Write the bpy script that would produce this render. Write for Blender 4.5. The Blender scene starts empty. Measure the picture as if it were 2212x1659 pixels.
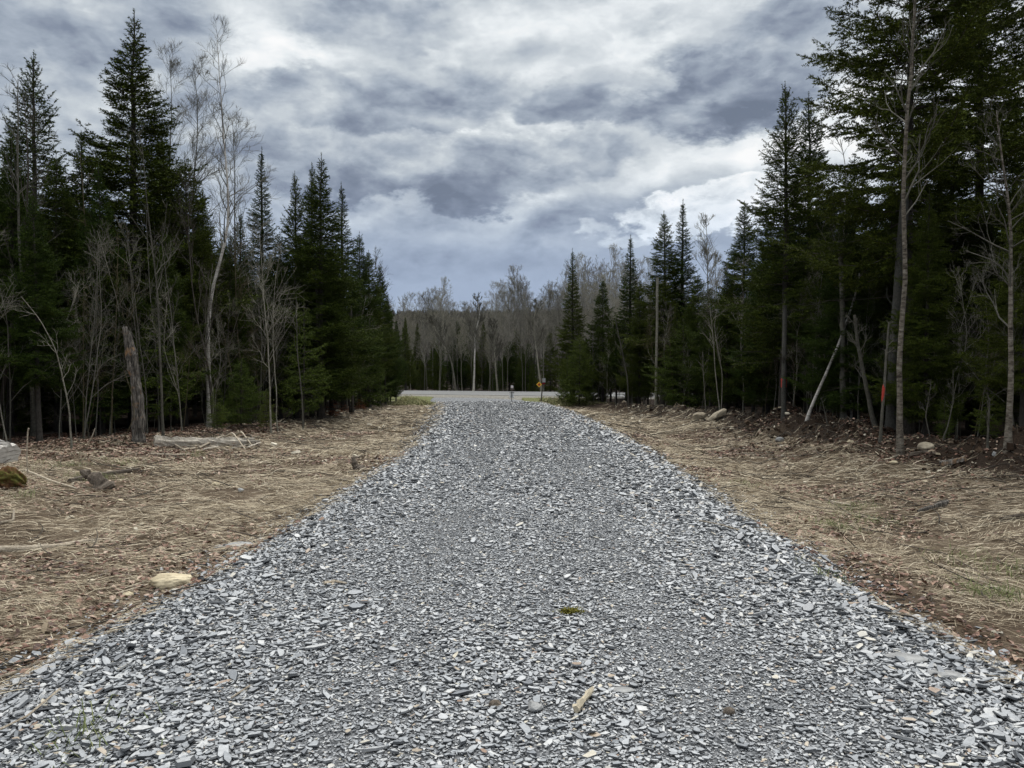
import bpy, math, random
import numpy as np
from mathutils import Vector, Matrix, Euler

S = bpy.context.scene
COL = S.collection
R = math.radians
PI = math.pi

# ------------------------------------------------------------------ camera
FPX, CXP, CYP = 1661.0, 1106.0, 829.5          # focal length and centre of a 2212 x 1659 frame
cam_d = bpy.data.cameras.new('camera')
cam_d.sensor_width = 36.0
cam_d.lens = FPX / 2212.0 * 36.0
cam_d.clip_start = 0.05
cam_d.clip_end = 20000.0
cam = bpy.data.objects.new('camera', cam_d)
COL.objects.link(cam)
CAM_POS = Vector((0.0, 0.0, 1.6))
CAM_ROT = Euler((R(90 - 0.88), 0.0, R(2.07)))
cam.location = CAM_POS
cam.rotation_euler = CAM_ROT
S.camera = cam
CAM_M = CAM_ROT.to_matrix()


def aim(px, py):
    """world direction of a point measured on the photograph (2212 x 1659)"""
    d = CAM_M @ Vector(((px - CXP) / FPX, -(py - CYP) / FPX, -1.0))
    return d.normalized()


def azel(px, py):
    d = aim(px, py)
    return math.atan2(d.x, d.y), math.asin(d.z)


S.view_settings.view_transform = 'Standard'
S.view_settings.look = 'None'
S.view_settings.gamma = 1.0
S.view_settings.exposure = 0.0
S.cycles.max_bounces = 6
S.cycles.diffuse_bounces = 3
S.cycles.glossy_bounces = 2
S.cycles.transmission_bounces = 2
S.cycles.transparent_max_bounces = 4
S.cycles.use_denoising = True

# ------------------------------------------------------------------ node helpers


class N:
    def __init__(s, nt):
        s.nt = nt

    def new(s, t, **kw):
        n = s.nt.nodes.new(t)
        for k, v in kw.items():
            setattr(n, k, v)
        return n

    def put(s, sock, v):
        if isinstance(v, bpy.types.NodeSocket):
            s.nt.links.new(v, sock)
        else:
            sock.default_value = v

    def m(s, op, a, b=None, c=None, clamp=False):
        n = s.new('ShaderNodeMath', operation=op)
        n.use_clamp = clamp
        s.put(n.inputs[0], a)
        if b is not None:
            s.put(n.inputs[1], b)
        if c is not None:
            s.put(n.inputs[2], c)
        return n.outputs[0]

    def noise(s, vec, scale, detail=4, rough=0.55, lac=2.0, dist=0.0, col=False):
        n = s.new('ShaderNodeTexNoise')
        if vec is not None:
            s.put(n.inputs['Vector'], vec)
        n.inputs['Scale'].default_value = scale
        n.inputs['Detail'].default_value = detail
        n.inputs['Roughness'].default_value = rough
        n.inputs['Lacunarity'].default_value = lac
        n.inputs['Distortion'].default_value = dist
        return n.outputs['Color'] if col else n.outputs['Fac']

    def ramp(s, fac, stops, interp='LINEAR'):
        n = s.new('ShaderNodeValToRGB')
        n.color_ramp.interpolation = interp
        e = n.color_ramp.elements
        while len(e) < len(stops):
            e.new(0.5)
        for i, (p, c) in enumerate(stops):
            e[i].position = p
            e[i].color = (c[0], c[1], c[2], 1)
        s.put(n.inputs[0], fac)
        return n.outputs[0]

    def mix(s, f, a, b, blend='MIX'):
        n = s.new('ShaderNodeMix', data_type='RGBA', blend_type=blend)
        s.put(n.inputs[0], f)
        for k, v in ((6, a), (7, b)):
            if isinstance(v, tuple) and len(v) == 3:
                v = v + (1,)
            s.put(n.inputs[k], v)
        return n.outputs[2]

    def comb(s, x, y, z):
        n = s.new('ShaderNodeCombineXYZ')
        for i, v in enumerate((x, y, z)):
            s.put(n.inputs[i], v)
        return n.outputs[0]


# ------------------------------------------------------------------ sky
SUN_AZ, SUN_EL = R(12), R(56)
w = bpy.data.worlds.new("World")
S.world = w
w.use_nodes = True
nt = w.node_tree
nt.nodes.clear()
k = N(nt)
tc = k.new('ShaderNodeTexCoord')
sep = k.new('ShaderNodeSeparateXYZ')
nt.links.new(tc.outputs['Generated'], sep.inputs[0])
dx, dy, dz = sep.outputs
az0 = k.m('ARCTAN2', dx, dy)
el0 = k.m('ARCSINE', dz)
# cloud-deck coordinates: the direction met with a flat cloud layer
zz = k.m('ADD', k.m('MAXIMUM', dz, 0.0), 0.75)
cx = k.m('DIVIDE', dx, zz)
cy = k.m('DIVIDE', dy, zz)
deck = k.comb(cx, cy, k.m('MULTIPLY', dz, 1.5))
deck2 = k.comb(k.m('ADD', cx, 0.015), k.m('ADD', cy, 0.022), k.m('ADD', k.m('MULTIPLY', dz, 1.5), -0.030))
def puff(vec, scale):
    v_ = k.new('ShaderNodeTexVoronoi', feature='F1')
    v_.normalize = True
    k.put(v_.inputs['Vector'], vec)
    v_.inputs['Scale'].default_value = scale
    v_.inputs['Detail'].default_value = 3
    v_.inputs['Roughness'].default_value = .5
    v_.inputs['Lacunarity'].default_value = 2.1
    return k.m('SUBTRACT', 1.0, v_.outputs['Distance'])


def warp(vec, sc, am):
    a_ = k.new('ShaderNodeVectorMath', operation='SUBTRACT')
    k.put(a_.inputs[0], k.noise(vec, sc, 5, .6, col=True)); a_.inputs[1].default_value = (.5, .5, .5)
    m_ = k.new('ShaderNodeVectorMath', operation='MULTIPLY_ADD')
    nt.links.new(a_.outputs[0], m_.inputs[0]); m_.inputs[1].default_value = (am, am, am); k.put(m_.inputs[2], vec)
    return m_.outputs[0]


def step(x, a, b_):
    n_ = k.new('ShaderNodeMapRange', interpolation_type='SMOOTHSTEP')
    k.put(n_.inputs[0], x)
    n_.inputs[1].default_value = a; n_.inputs[2].default_value = b_
    return n_.outputs[0]


dw, dw2 = warp(deck, 9.0, .09), warp(deck2, 9.0, .09)
p1, p2 = puff(dw, 9.0), puff(dw2, 9.0)
n1 = k.noise(dw, 7.0, 9, 0.62)
soft = k.noise(deck, 3.5, 3, 0.5)
fine = k.m('SUBTRACT', k.noise(dw, 30.0, 5, 0.62), .5)
relief = k.m('SUBTRACT', p1, p2)
edge = k.m('ADD', k.m('ADD', k.m('MULTIPLY', k.m('SUBTRACT', n1, 0.5), 2.6), k.m('MULTIPLY', k.m('SUBTRACT', p1, 0.70), 1.1)), k.m('MULTIPLY', k.m('SUBTRACT', soft, .5), 1.2))
tex = k.m('ADD', k.m('MULTIPLY', relief, 1.5), k.m('ADD', k.m('MULTIPLY', k.m('SUBTRACT', n1, .5), .28), k.m('MULTIPLY', fine, .20)))


wn = k.new('ShaderNodeSeparateColor')
nt.links.new(k.noise(deck, 13.0, 5, 0.58, col=True), wn.inputs[0])
az = k.m('ADD', az0, k.m('MULTIPLY', k.m('SUBTRACT', wn.outputs[0], 0.5), 0.14))
el = k.m('ADD', el0, k.m('MULTIPLY', k.m('SUBTRACT', wn.outputs[1], 0.5), 0.075))


tex = k.m('MULTIPLY', tex, step(el0, .05, .26))


def bank_uv(px, py, rx, ry):
    a, e = azel(px, py)
    u = k.m('MULTIPLY', k.m('SUBTRACT', az, a), FPX / rx)
    v = k.m('MULTIPLY', k.m('SUBTRACT', el, e), FPX / ry)
    return u, v, k.m('ADD', k.m('MULTIPLY', u, u), k.m('MULTIPLY', v, v))


# value 0..1 of the thin high cloud behind everything, brighter where the deck is thin
val = k.m('ADD', .60, k.m('MULTIPLY', tex, .75))
for (px, py, rx, ry, wt) in [(545, 105, 110, 60, .34), (1120, 45, 280, 40, .16), (1000, 285, 110, 30, .22), (1700, 260, 130, 70, .22), (1500, 370, 220, 50, .10), (1100, 170, 120, 60, .12),
                             (1430, 130, 90, 50, .18), (1900, 330, 200, 150, .14), (2150, 120, 200, 160, .16), (1800, 60, 60, 90, .10), (700, 60, 100, 30, .10), (1450, 505, 260, 50, -.16), (1350, 430, 120, 30, -.08), (930, 664, 200, 12, .12)]:
    q = bank_uv(px, py, rx, ry)[2]
    val = k.m('MULTIPLY_ADD', k.m('EXPONENT', k.m('MULTIPLY', q, -0.7)), wt, val)
# dimmer, bluer towards the horizon: rain over the far hills
low = step(el0, .27, .08)
val = k.m('ADD', k.m('MULTIPLY', val, k.m('MULTIPLY_ADD', low, -.42, 1.0)), k.m('MULTIPLY', low, .03))
BANKS = [
    # px, py, rx, ry, value at top, value at bottom, edge softness   (cloud banks, farthest first)
    (1350, 470, 330, 60, .52, .44, 1.1), (1470, 462, 140, 46, 1.08, .70, .35), (1600, 440, 120, 56, 1.05, .66, .35), (1290, 492, 60, 16, .86, .55, .8), (1340, 520, 80, 20, .66, .46, .6),
    (1150, 450, 420, 34, .56, .44, 1.0), (1000, 560, 420, 40, .42, .34, 1.2), (760, 470, 330, 55, .50, .36, 1.0),
    (80, 80, 420, 170, .46, .36, 1.0), (830, 55, 280, 60, .52, .40, 1.0), (1420, 50, 150, 34, .58, .50, .9),
    (560, 320, 290, 120, .44, .37, 1.0), (860, 215, 260, 95, .60, .28, .45), (650, 240, 150, 80, .52, .38, .7),
    (1130, 345, 260, 70, .60, .32, .6), (900, 340, 290, 60, .62, .28, .5), (850, 392, 290, 52, .44, .04, .5),
    (1240, 208, 115, 50, .66, .26, .5), (1310, 345, 110, 50, .50, .32, .9),
    (1690, 75, 190, 90, .46, .30, .8), (1560, 180, 235, 115, .46, .02, .6), (1430, 235, 130, 50, .46, .24, .9), (350, 300, 200, 70, .46, .40, 1.0),
]
for (px, py, rx, ry, vt, vb, sf) in BANKS:
    u, v, q = bank_uv(px, py, rx, ry)
    f = k.m('ADD', k.m('SUBTRACT', 1.0, k.m('MULTIPLY', q, .8)), edge)
    mask = step(f, .05, .05 + sf)
    sh = k.m('ADD', k.m('MULTIPLY_ADD', v, (vt - vb) * .45, (vt + vb) / 2), k.m('MULTIPLY_ADD', tex, 1.05, -.03))
    rim = k.m('MULTIPLY', step(f, .9, .1), .12 if sf < .8 else .04)
    sh = k.m('ADD', sh, rim)
    mx_ = k.new('ShaderNodeMix', data_type='FLOAT')
    nt.links.new(mask, mx_.inputs[0]); nt.links.new(val, mx_.inputs[2]); nt.links.new(sh, mx_.inputs[3])
    val = mx_.outputs[0]
cloud = k.ramp(val, [(0.0, (.135, .170, .240)), (0.18, (.200, .242, .325)), (0.4, (.355, .41, .49)), (0.62, (.57, .62, .665)), (0.82, (.82, .86, .885)), (1.0, (.98, .985, .985))])
cloud = k.mix(k.m('MULTIPLY', low, 0.55), cloud, k.mix(1.0, cloud, (.76, .93, 1.24), 'MULTIPLY'))
sky = k.new('ShaderNodeTexSky', sky_type='NISHITA')
sky.sun_disc = False
sky.sun_elevation = SUN_EL
sky.sun_rotation = SUN_AZ
skyc = k.mix(1.0, sky.outputs[0], (0.10, 0.10, 0.10), 'MULTIPLY')
gap = k.m('MULTIPLY', k.m('SUBTRACT', k.noise(deck, 2.3, 3, 0.5), 0.60), 7.0, clamp=True)
gap = k.m('MULTIPLY', gap, k.m('MULTIPLY', k.m('SUBTRACT', az0, 0.25), 3.0, clamp=True))
cloud = k.mix(k.m('MULTIPLY', gap, 0.6), cloud, skyc)
# thin bright cloud overhead, where the sun stands behind the deck
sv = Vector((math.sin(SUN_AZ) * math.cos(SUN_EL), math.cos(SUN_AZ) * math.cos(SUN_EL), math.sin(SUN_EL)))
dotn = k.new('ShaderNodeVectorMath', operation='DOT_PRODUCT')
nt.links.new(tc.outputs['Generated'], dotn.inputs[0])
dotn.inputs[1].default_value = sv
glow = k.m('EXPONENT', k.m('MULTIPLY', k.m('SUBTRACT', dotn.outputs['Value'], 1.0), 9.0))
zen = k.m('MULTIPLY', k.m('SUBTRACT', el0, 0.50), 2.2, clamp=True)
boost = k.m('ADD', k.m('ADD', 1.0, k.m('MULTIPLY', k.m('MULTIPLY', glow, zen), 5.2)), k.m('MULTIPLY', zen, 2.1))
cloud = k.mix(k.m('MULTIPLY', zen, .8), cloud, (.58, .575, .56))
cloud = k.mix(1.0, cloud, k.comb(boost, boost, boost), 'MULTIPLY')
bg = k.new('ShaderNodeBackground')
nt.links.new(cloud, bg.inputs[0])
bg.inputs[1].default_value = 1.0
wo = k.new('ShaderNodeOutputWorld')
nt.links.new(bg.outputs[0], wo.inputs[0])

w.cycles.sampling_method = 'MANUAL'
w.cycles.sample_map_resolution = 512

# ------------------------------------------------------------------ sun (veiled)
sd = bpy.data.lights.new('sun', 'SUN')
sd.energy = 1.5
sd.angle = R(14)
sd.color = (1.0, 0.96, 0.9)
so = bpy.data.objects.new('sun', sd)
COL.objects.link(so)
so.rotation_euler = (-sv).to_track_quat('-Z', 'Y').to_euler()
so.location = (0, 0, 60)

# ------------------------------------------------------------------ tagging and object helpers


def tag(o, label=None, cat=None, group=None, kind=None):
    if label: o['label'] = label
    if cat: o['category'] = cat
    if group: o['group'] = group
    if kind: o['kind'] = kind
    return o


def empty(name, loc=(0, 0, 0), rz=0.0):
    o = bpy.data.objects.new(name, None)
    o.empty_display_size = 0.2
    o.location = loc
    o.rotation_euler = (0, 0, rz)
    COL.objects.link(o)
    return o


class MB:
    """collects vertices and faces and links them as ONE mesh"""

    def __init__(s):
        s.V = []; s.F = []; s.n = 0

    def add(s, V, faces, mat=0, smooth=False):
        V = np.asarray(V, dtype=np.float32).reshape(-1, 3)
        for f in faces:
            f = np.asarray(f, dtype=np.int64)
            if len(f):
                s.F.append((f + s.n, mat, smooth))
        s.V.append(V)
        s.n += len(V)

    def mesh(s, name, mats):
        me = bpy.data.meshes.new(name)
        V = np.concatenate(s.V)
        me.vertices.add(len(V))
        me.vertices.foreach_set('co', V.ravel())
        li, st, mi, sm = [], [], [], []
        c = 0
        for f, m_, sh in s.F:
            n, q = f.shape
            li.append(f.ravel())
            st.append(c + np.arange(n) * q)
            mi.append(np.full(n, m_)); sm.append(np.full(n, sh))
            c += n * q
        me.loops.add(c)
        me.loops.foreach_set('vertex_index', np.concatenate(li).astype(np.int32))
        st = np.concatenate(st).astype(np.int32)
        me.polygons.add(len(st))
        me.polygons.foreach_set('loop_start', st)
        me.polygons.foreach_set('material_index', np.concatenate(mi).astype(np.int32))
        me.polygons.foreach_set('use_smooth', np.concatenate(sm).astype(bool))
        for m_ in mats:
            me.materials.append(m_)
        me.update(calc_edges=True)
        me.validate()
        return me

    def build(s, name, mats, parent=None):
        if not isinstance(mats, (list, tuple)): mats = [mats]
        o = bpy.data.objects.new(name, s.mesh(name, mats))
        COL.objects.link(o)
        if parent: o.parent = parent
        return o


def copy_tree(o, parent=None):
    c = o.copy()
    COL.objects.link(c)
    if parent: c.parent = parent
    for ch in list(o.children):
        copy_tree(ch, c)
    return c


def unit(v):
    return v / np.maximum(np.linalg.norm(v, axis=-1, keepdims=True), 1e-9)


def tubes(P, Rr, ns):
    """P (N,K,3) centre lines, Rr (N,K) radii -> verts, quads"""
    P = np.asarray(P, float); Rr = np.asarray(Rr, float)
    n, K, _ = P.shape
    T = np.gradient(P, axis=1)
    T = unit(T)
    md = unit(P[:, -1] - P[:, 0])
    ref = np.where(np.abs(md[:, 2:3]) > 0.75, np.array([[1.0, 0, 0]]), np.array([[0, 0, 1.0]]))
    E1 = unit(np.cross(T, ref[:, None, :]))
    E2 = np.cross(T, E1)
    a = np.arange(ns) / ns * 2 * PI
    V = P[:, :, None, :] + Rr[:, :, None, None] * (E1[:, :, None, :] * np.cos(a)[None, None, :, None] + E2[:, :, None, :] * np.sin(a)[None, None, :, None])
    i = np.arange(n)[:, None, None] * K * ns
    kk = np.arange(K - 1)[None, :, None] * ns
    j = np.arange(ns)[None, None, :]
    j2 = (j + 1) % ns
    b = i + kk
    F = np.stack(np.broadcast_arrays(b + j, b + j2, b + ns + j2, b + ns + j), -1).reshape(-1, 4)
    return V.reshape(-1, 3), F


# ------------------------------------------------------------------ lattice noise for shapes
_g = np.random.default_rng(11).random((256, 256))


def vnoise(x, y):
    x = np.asarray(x, float); y = np.asarray(y, float)
    xi = np.floor(x).astype(int); yi = np.floor(y).astype(int)
    fx = x - xi; fy = y - yi
    fx = fx * fx * (3 - 2 * fx); fy = fy * fy * (3 - 2 * fy)
    a = _g[xi & 255, yi & 255]; b = _g[(xi + 1) & 255, yi & 255]
    c = _g[xi & 255, (yi + 1) & 255]; d = _g[(xi + 1) & 255, (yi + 1) & 255]
    return (a * (1 - fx) + b * fx) * (1 - fy) + (c * (1 - fx) + d * fx) * fy


def fbm(x, y, o=4):
    r = 0; am = 0.5; f = 1.0
    for i in range(o):
        r = r + am * (vnoise(x * f + 17.3 * i, y * f - 9.1 * i) - 0.5)
        am *= 0.5; f *= 2.03
    return r


def sst(x, a, b):
    t = np.clip((np.asarray(x, float) - a) / (b - a), 0, 1)
    return t * t * (3 - 2 * t)


# ------------------------------------------------------------------ lie of the land
def drive_c(y):
    y = np.asarray(y, float)
    q = np.clip(y, 8, 60) - 8
    return -0.12 - 0.0023 * q * q


def drive_hw(y):
    return 2.54 + 0.16 * sst(-y, -7, -3.5) + 0.28 * sst(y, 14, 30) + 0.1 * sst(y, 40, 48)


ROAD_S = -0.35


def road_near(x): return 51.0 + ROAD_S * (np.asarray(x, float) + 5)
def road_far(x): return 61.5 + ROAD_S * (np.asarray(x, float) + 5)


def edgeL(y): return np.interp(y, [0, 8, 14, 17, 20, 25, 30, 45, 50], [-15, -14, -12.6, -10.6, -9.2, -8.3, -8.2, -8.6, -9.2])
def edgeR(y): return np.interp(y, [0, 12, 14, 20, 26, 34, 42, 47, 50], [10, 9.2, 8.4, 8.0, 7.3, 5.6, 3.0, 2.4, 2.4])


def drive_z(x, y):
    """gravel bed: crowned, with rounded shoulders"""
    r = np.abs(x - drive_c(y)); h = drive_hw(y) + 0.42 * fbm(np.asarray(y) * 0.8 + 5 + 20 * (np.asarray(x) > drive_c(y)), np.asarray(y) * 0.3, 4)
    z = -0.07 * (np.minimum(r, h) / h) ** 2
    z = z - 0.52 * np.maximum(r - h, 0) - 0.25 * np.maximum(r - h, 0) ** 2
    z = z - 0.012 * np.exp(-((r - 0.80) / 0.28) ** 2) + 0.03 * fbm(x * 2.2, y * 1.2, 3)
    z = z + 0.02 * sst(y, 28, 40) - 0.16 * sst(y, 41, 45) + 0.12 * sst(y, 46, 51)
    return z


def land_z(x, y):
    x = np.asarray(x, float); y = np.asarray(y, float)
    c = drive_c(y)
    u = x - c
    near = 1 - sst(y, 34, 43)
    z = -0.24 + 0.16 * fbm(x * 0.35, y * 0.35, 4) + 0.09 * fbm(x * 1.7 + 40, y * 1.7, 3)
    z = z + 0.20 * sst(-u, 5, 10) * near
    z = z - 0.16 * np.exp(-((u - 4.6) / 1.1) ** 2) * near
    z = z + 0.18 * sst(u, 5.6, 8.5) * near
    # torn-up soil banks at the wood's edge on the right
    b = np.exp(-(((x - 7.1) / 1.1) ** 2 + ((y - 21.5) / 4.2) ** 2)) * 0.27 * (1 + 1.3 * fbm(x * 4.3, y * 4.3, 4))
    b = b + np.exp(-(((x - 9.0) / 1.0) ** 2 + ((y - 13.5) / 2.2) ** 2)) * 0.38
    b = b + np.exp(-(((x - edgeR(y) + 0.4) / 0.7) ** 2)) * 0.20 * sst(y, 24, 28) * (1 - sst(y, 44, 46))
    b = b + np.exp(-(((x - edgeR(y) + 0.2) / 0.75) ** 2)) * 0.13 * sst(y, 11, 13) * (1 - sst(y, 24, 28)) * (1 + 2.5 * fbm(x * 3 + 7, y * 3, 3))
    b = b + np.exp(-(((x - 1.25 + 0.0 * y) / 1.0) ** 2 + ((y - 43.5) / 1.5) ** 2)) * 0.15
    z = z + b * (1 + 2.6 * fbm(x * 1.9, y * 1.9, 4))
    z = z + 0.10 * np.exp(-((x - edgeL(y) - 0.6) / 0.8) ** 2) * (1 + 2 * fbm(x * 2, y * 2, 3)) * near
    # beyond the crest: grassy ditch, then the shoulder of the road
    f = sst(y, 40, 44)
    z = z * (1 - f) + f * (-0.22 + 0.06 * fbm(x * 0.8, y * 0.8, 3))
    rn = road_near(x)
    z = z + (0.05 - z) * sst(y, rn - 2.6, rn - .6)
    z = z + (-0.15 - z) * sst(y, road_far(x) + 0.3, road_far(x) + 2.5)
    return z


def top_z(x, y):
    return np.maximum(land_z(x, y), np.where(np.asarray(y) < 51.5, drive_z(x, y), -9))


def gp(px, py):
    """ground point seen at a place in the photograph"""
    d = aim(px, py)
    t = np.concatenate([np.linspace(2, 20, 2500), np.linspace(20, 90, 3000)])
    X = CAM_POS.x + d.x * t; Y = CAM_POS.y + d.y * t; Z = CAM_POS.z + d.z * t
    h = top_z(X, Y)
    i = np.argmax(Z <= h) if (Z <= h).any() else len(t) - 1
    return Vector((float(X[i]), float(Y[i]), float(h[i])))


def at(px, py, Y):
    """point at distance Y down the driveway on the line of sight"""
    d = aim(px, py)
    return CAM_POS + d * (Y / d.y)


# ------------------------------------------------------------------ materials
MATS = {}


def mat(name, fn, rough=0.8, spec=0.5):
    m_ = bpy.data.materials.new(name)
    m_.use_nodes = True
    t = m_.node_tree
    t.nodes.clear()
    kk = N(t)
    b = kk.new('ShaderNodeBsdfPrincipled')
    b.inputs['Roughness'].default_value = rough
    b.inputs['Specular IOR Level'].default_value = spec
    o = kk.new('ShaderNodeOutputMaterial')
    t.links.new(b.outputs[0], o.inputs[0])
    c = fn(kk, b)
    if c is not None:
        kk.put(b.inputs['Base Color'], c if isinstance(c, bpy.types.NodeSocket) else (c[0], c[1], c[2], 1))
    MATS[name] = m_
    return m_


def bump(kk, b, h, strength=0.5, dist=0.02):
    n = kk.new('ShaderNodeBump')
    n.inputs['Strength'].default_value = strength
    n.inputs['Distance'].default_value = dist
    kk.put(n.inputs['Height'], h)
    kk.nt.links.new(n.outputs[0], b.inputs['Normal'])


def ocoord(kk, sx=1, sy=1, sz=1):
    t = kk.new('ShaderNodeTexCoord')
    mp = kk.new('ShaderNodeMapping')
    mp.inputs['Scale'].default_value = (sx, sy, sz)
    kk.nt.links.new(t.outputs['Object'], mp.inputs[0])
    return mp.outputs[0]


def island(kk):
    return kk.new('ShaderNodeNewGeometry').outputs['Random Per Island']


def orand(kk):
    return kk.new('ShaderNodeObjectInfo').outputs['Random']


def f_stone(kk, b):
    r = island(kk)
    c = kk.ramp(r, [(0, (.13, .137, .147)), (.2, (.21, .222, .234)), (.5, (.29, .302, .312)), (.75, (.355, .363, .368)), (.93, (.43, .43, .42)), (.965, (.42, .38, .29)), (.988, (.20, .12, .075)), (1, (.5, .48, .42))])
    n = kk.noise(ocoord(kk), 60, 4, 0.6)
    c = kk.mix(1.0, c, kk.ramp(n, [(.25, (.72, .72, .72)), (.75, (1.2, 1.2, 1.2))]), 'MULTIPLY')
    bump(kk, b, kk.noise(ocoord(kk), 140, 3), 0.25, 0.004)
    return c


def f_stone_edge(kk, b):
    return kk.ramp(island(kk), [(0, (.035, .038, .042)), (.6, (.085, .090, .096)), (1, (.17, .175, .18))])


def f_grit(kk, b):
    t = ocoord(kk)
    vr = kk.new('ShaderNodeTexVoronoi')
    kk.put(vr.inputs['Vector'], t)
    vr.inputs['Scale'].default_value = 95
    s_ = kk.new('ShaderNodeSeparateColor')
    kk.nt.links.new(vr.outputs['Color'], s_.inputs[0])
    c = kk.ramp(s_.outputs[0], [(0, (.02, .022, .025)), (.45, (.085, .09, .096)), (.8, (.22, .227, .235)), (1, (.40, .40, .40))])
    c = kk.mix(kk.m('MULTIPLY', kk.noise(t, 1.4, 3), 0.4), c, (.13, .135, .14))
    bump(kk, b, kk.m('SUBTRACT', 1.0, vr.outputs['Distance']), 0.9, 0.012)
    return c


def f_ground(kk, b):
    at_ = kk.new('ShaderNodeAttribute', attribute_name='zone')
    s_ = kk.new('ShaderNodeSeparateColor')
    kk.nt.links.new(at_.outputs['Color'], s_.inputs[0])
    t = ocoord(kk)
    n = kk.noise(t, 3.0, 8, 0.7)
    n2 = kk.noise(t, 38.0, 5, 0.7)
    soil = kk.ramp(n2, [(.3, (.028, .018, .011)), (.6, (.075, .050, .031)), (.8, (.15, .11, .07))])
    straw = kk.ramp(n2, [(.3, (.06, .045, .031)), (.55, (.165, .125, .085)), (.8, (.30, .245, .17))])
    c = kk.mix(kk.m('MULTIPLY', s_.outputs[0], kk.ramp(n, [(.38, (.25,) * 3), (.6, (1,) * 3)])), soil, straw)
    grass = kk.ramp(kk.noise(t, 14.0, 6, 0.7), [(.3, (.07, .07, .03)), (.5, (.12, .13, .05)), (.75, (.24, .22, .11))])
    c = kk.mix(s_.outputs[1], c, grass)
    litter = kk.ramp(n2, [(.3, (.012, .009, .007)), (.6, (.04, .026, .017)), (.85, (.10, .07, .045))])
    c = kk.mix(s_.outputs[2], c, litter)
    bump(kk, b, kk.m('ADD', n2, kk.m('MULTIPLY', n, 2.0)), 0.8, 0.05)
    return c


def f_island(stops, nscale=0, lo=.7, hi=1.25):
    def f(kk, b):
        c = kk.ramp(island(kk), stops)
        if nscale:
            n = kk.noise(ocoord(kk), nscale, 3, 0.6)
            c = kk.mix(1.0, c, kk.ramp(n, [(.3, (lo,) * 3), (.7, (hi,) * 3)]), 'MULTIPLY')
        return c
    return f


def f_needles(stops, isl=0.35):
    def f(kk, b):
        c = kk.ramp(kk.noise(ocoord(kk), 2.2, 3, 0.6), [(.3, stops[0]), (.7, stops[1])])
        c = kk.mix(kk.m('MULTIPLY', orand(kk), 0.55), c, stops[2])
        c2 = kk.ramp(island(kk), [(0, (.62,) * 3), (.8, (1.15,) * 3), (.96, (2.0, 2.0, 1.7)), (1, (2.6, 2.4, 2.0))])
        return kk.mix(1.0, c, c2, 'MULTIPLY')
    return f


def f_bark(a, c_, sc=(10, 10, 2.2), bs=.6):
    def f(kk, b):
        t = ocoord(kk, *sc)
        n = kk.noise(t, 4.0, 6, 0.7, dist=0.6)
        n2 = kk.noise(ocoord(kk), 1.6, 3, 0.6)
        bump(kk, b, n, bs, 0.02)
        c = kk.ramp(n, [(.32, a), (.68, c_)])
        c = kk.mix(kk.m('MULTIPLY', kk.m('SUBTRACT', n2, .45, clamp=True), 1.6), c, tuple(v * 1.7 for v in c_))
        return kk.mix(1.0, c, kk.ramp(orand(kk), [(0, (.75,) * 3), (1, (1.3,) * 3)]), 'MULTIPLY')
    return f


def f_birch(kk, b):
    n = kk.noise(ocoord(kk, 1.6, 1.6, 14), 3.0, 5, 0.65, dist=0.4)
    n2 = kk.noise(ocoord(kk, 3, 3, 1.2), 2.0, 4, 0.6)
    c = kk.ramp(n, [(.34, (.05, .04, .035)), (.43, (.36, .335, .30)), (.7, (.58, .55, .50))])
    c = kk.mix(kk.ramp(n2, [(.52, (0,) * 3), (.68, (.8,) * 3)]), c, (.13, .115, .10))
    bump(kk, b, n, .4, .01)
    return c


def f_aspen(kk, b):
    n = kk.noise(ocoord(kk, 2.5, 2.5, 7), 3.0, 6, 0.7, dist=0.5)
    n2 = kk.noise(ocoord(kk, 5, 5, 2), 2.0, 4, 0.6)
    c = kk.ramp(n, [(.36, (.030, .024, .019)), (.5, (.14, .12, .095)), (.68, (.26, .24, .20))])
    bump(kk, b, n, .7, .015)
    return kk.mix(kk.ramp(n2, [(.5, (0,) * 3), (.7, (.7,) * 3)]), c, (.075, .06, .045))


def f_rot(kk, b):
    n = kk.noise(ocoord(kk, 12, 12, 1.5), 3.0, 7, 0.7, dist=.5)
    n2 = kk.noise(ocoord(kk), 3.5, 5, 0.65)
    bump(kk, b, n, .9, .03)
    c = kk.ramp(n, [(.36, (.018, .015, .012)), (.5, (.10, .09, .078)), (.68, (.30, .27, .235))])
    return kk.mix(kk.ramp(n2, [(.56, (0,) * 3), (.66, (.75,) * 3)]), c, (.30, .17, .08))


def f_moss(kk, b):
    n = kk.noise(ocoord(kk), 6, 6, 0.7)
    bump(kk, b, n, .9, .03)
    return kk.ramp(n, [(.3, (.035, .018, .01)), (.45, (.12, .06, .03)), (.55, (.09, .075, .02)), (.72, (.14, .15, .04))])


def f_rock(a, c_):
    def f(kk, b):
        n = kk.noise(ocoord(kk), 5, 8, 0.7)
        bump(kk, b, n, .7, .02)
        return kk.ramp(n, [(.3, a), (.62, c_), (.8, tuple(v * 1.15 for v in c_))])
    return f


def f_road(kk, b):
    n = kk.noise(ocoord(kk), 30, 5, .7)
    n2 = kk.noise(ocoord(kk, .12, .8, 1), 1.3, 4, .6)
    c = kk.ramp(n, [(.3, (.13, .13, .127)), (.7, (.205, .205, .20))])
    return kk.mix(1.0, c, kk.ramp(n2, [(.35, (.82,) * 3), (.65, (1.12,) * 3)]), 'MULTIPLY')


def f_paint(kk, b):
    n = kk.noise(ocoord(kk), 6, 5, .7)
    return kk.ramp(n, [(.42, (.30, .30, .29)), (.6, (.5, .5, .49))])


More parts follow.
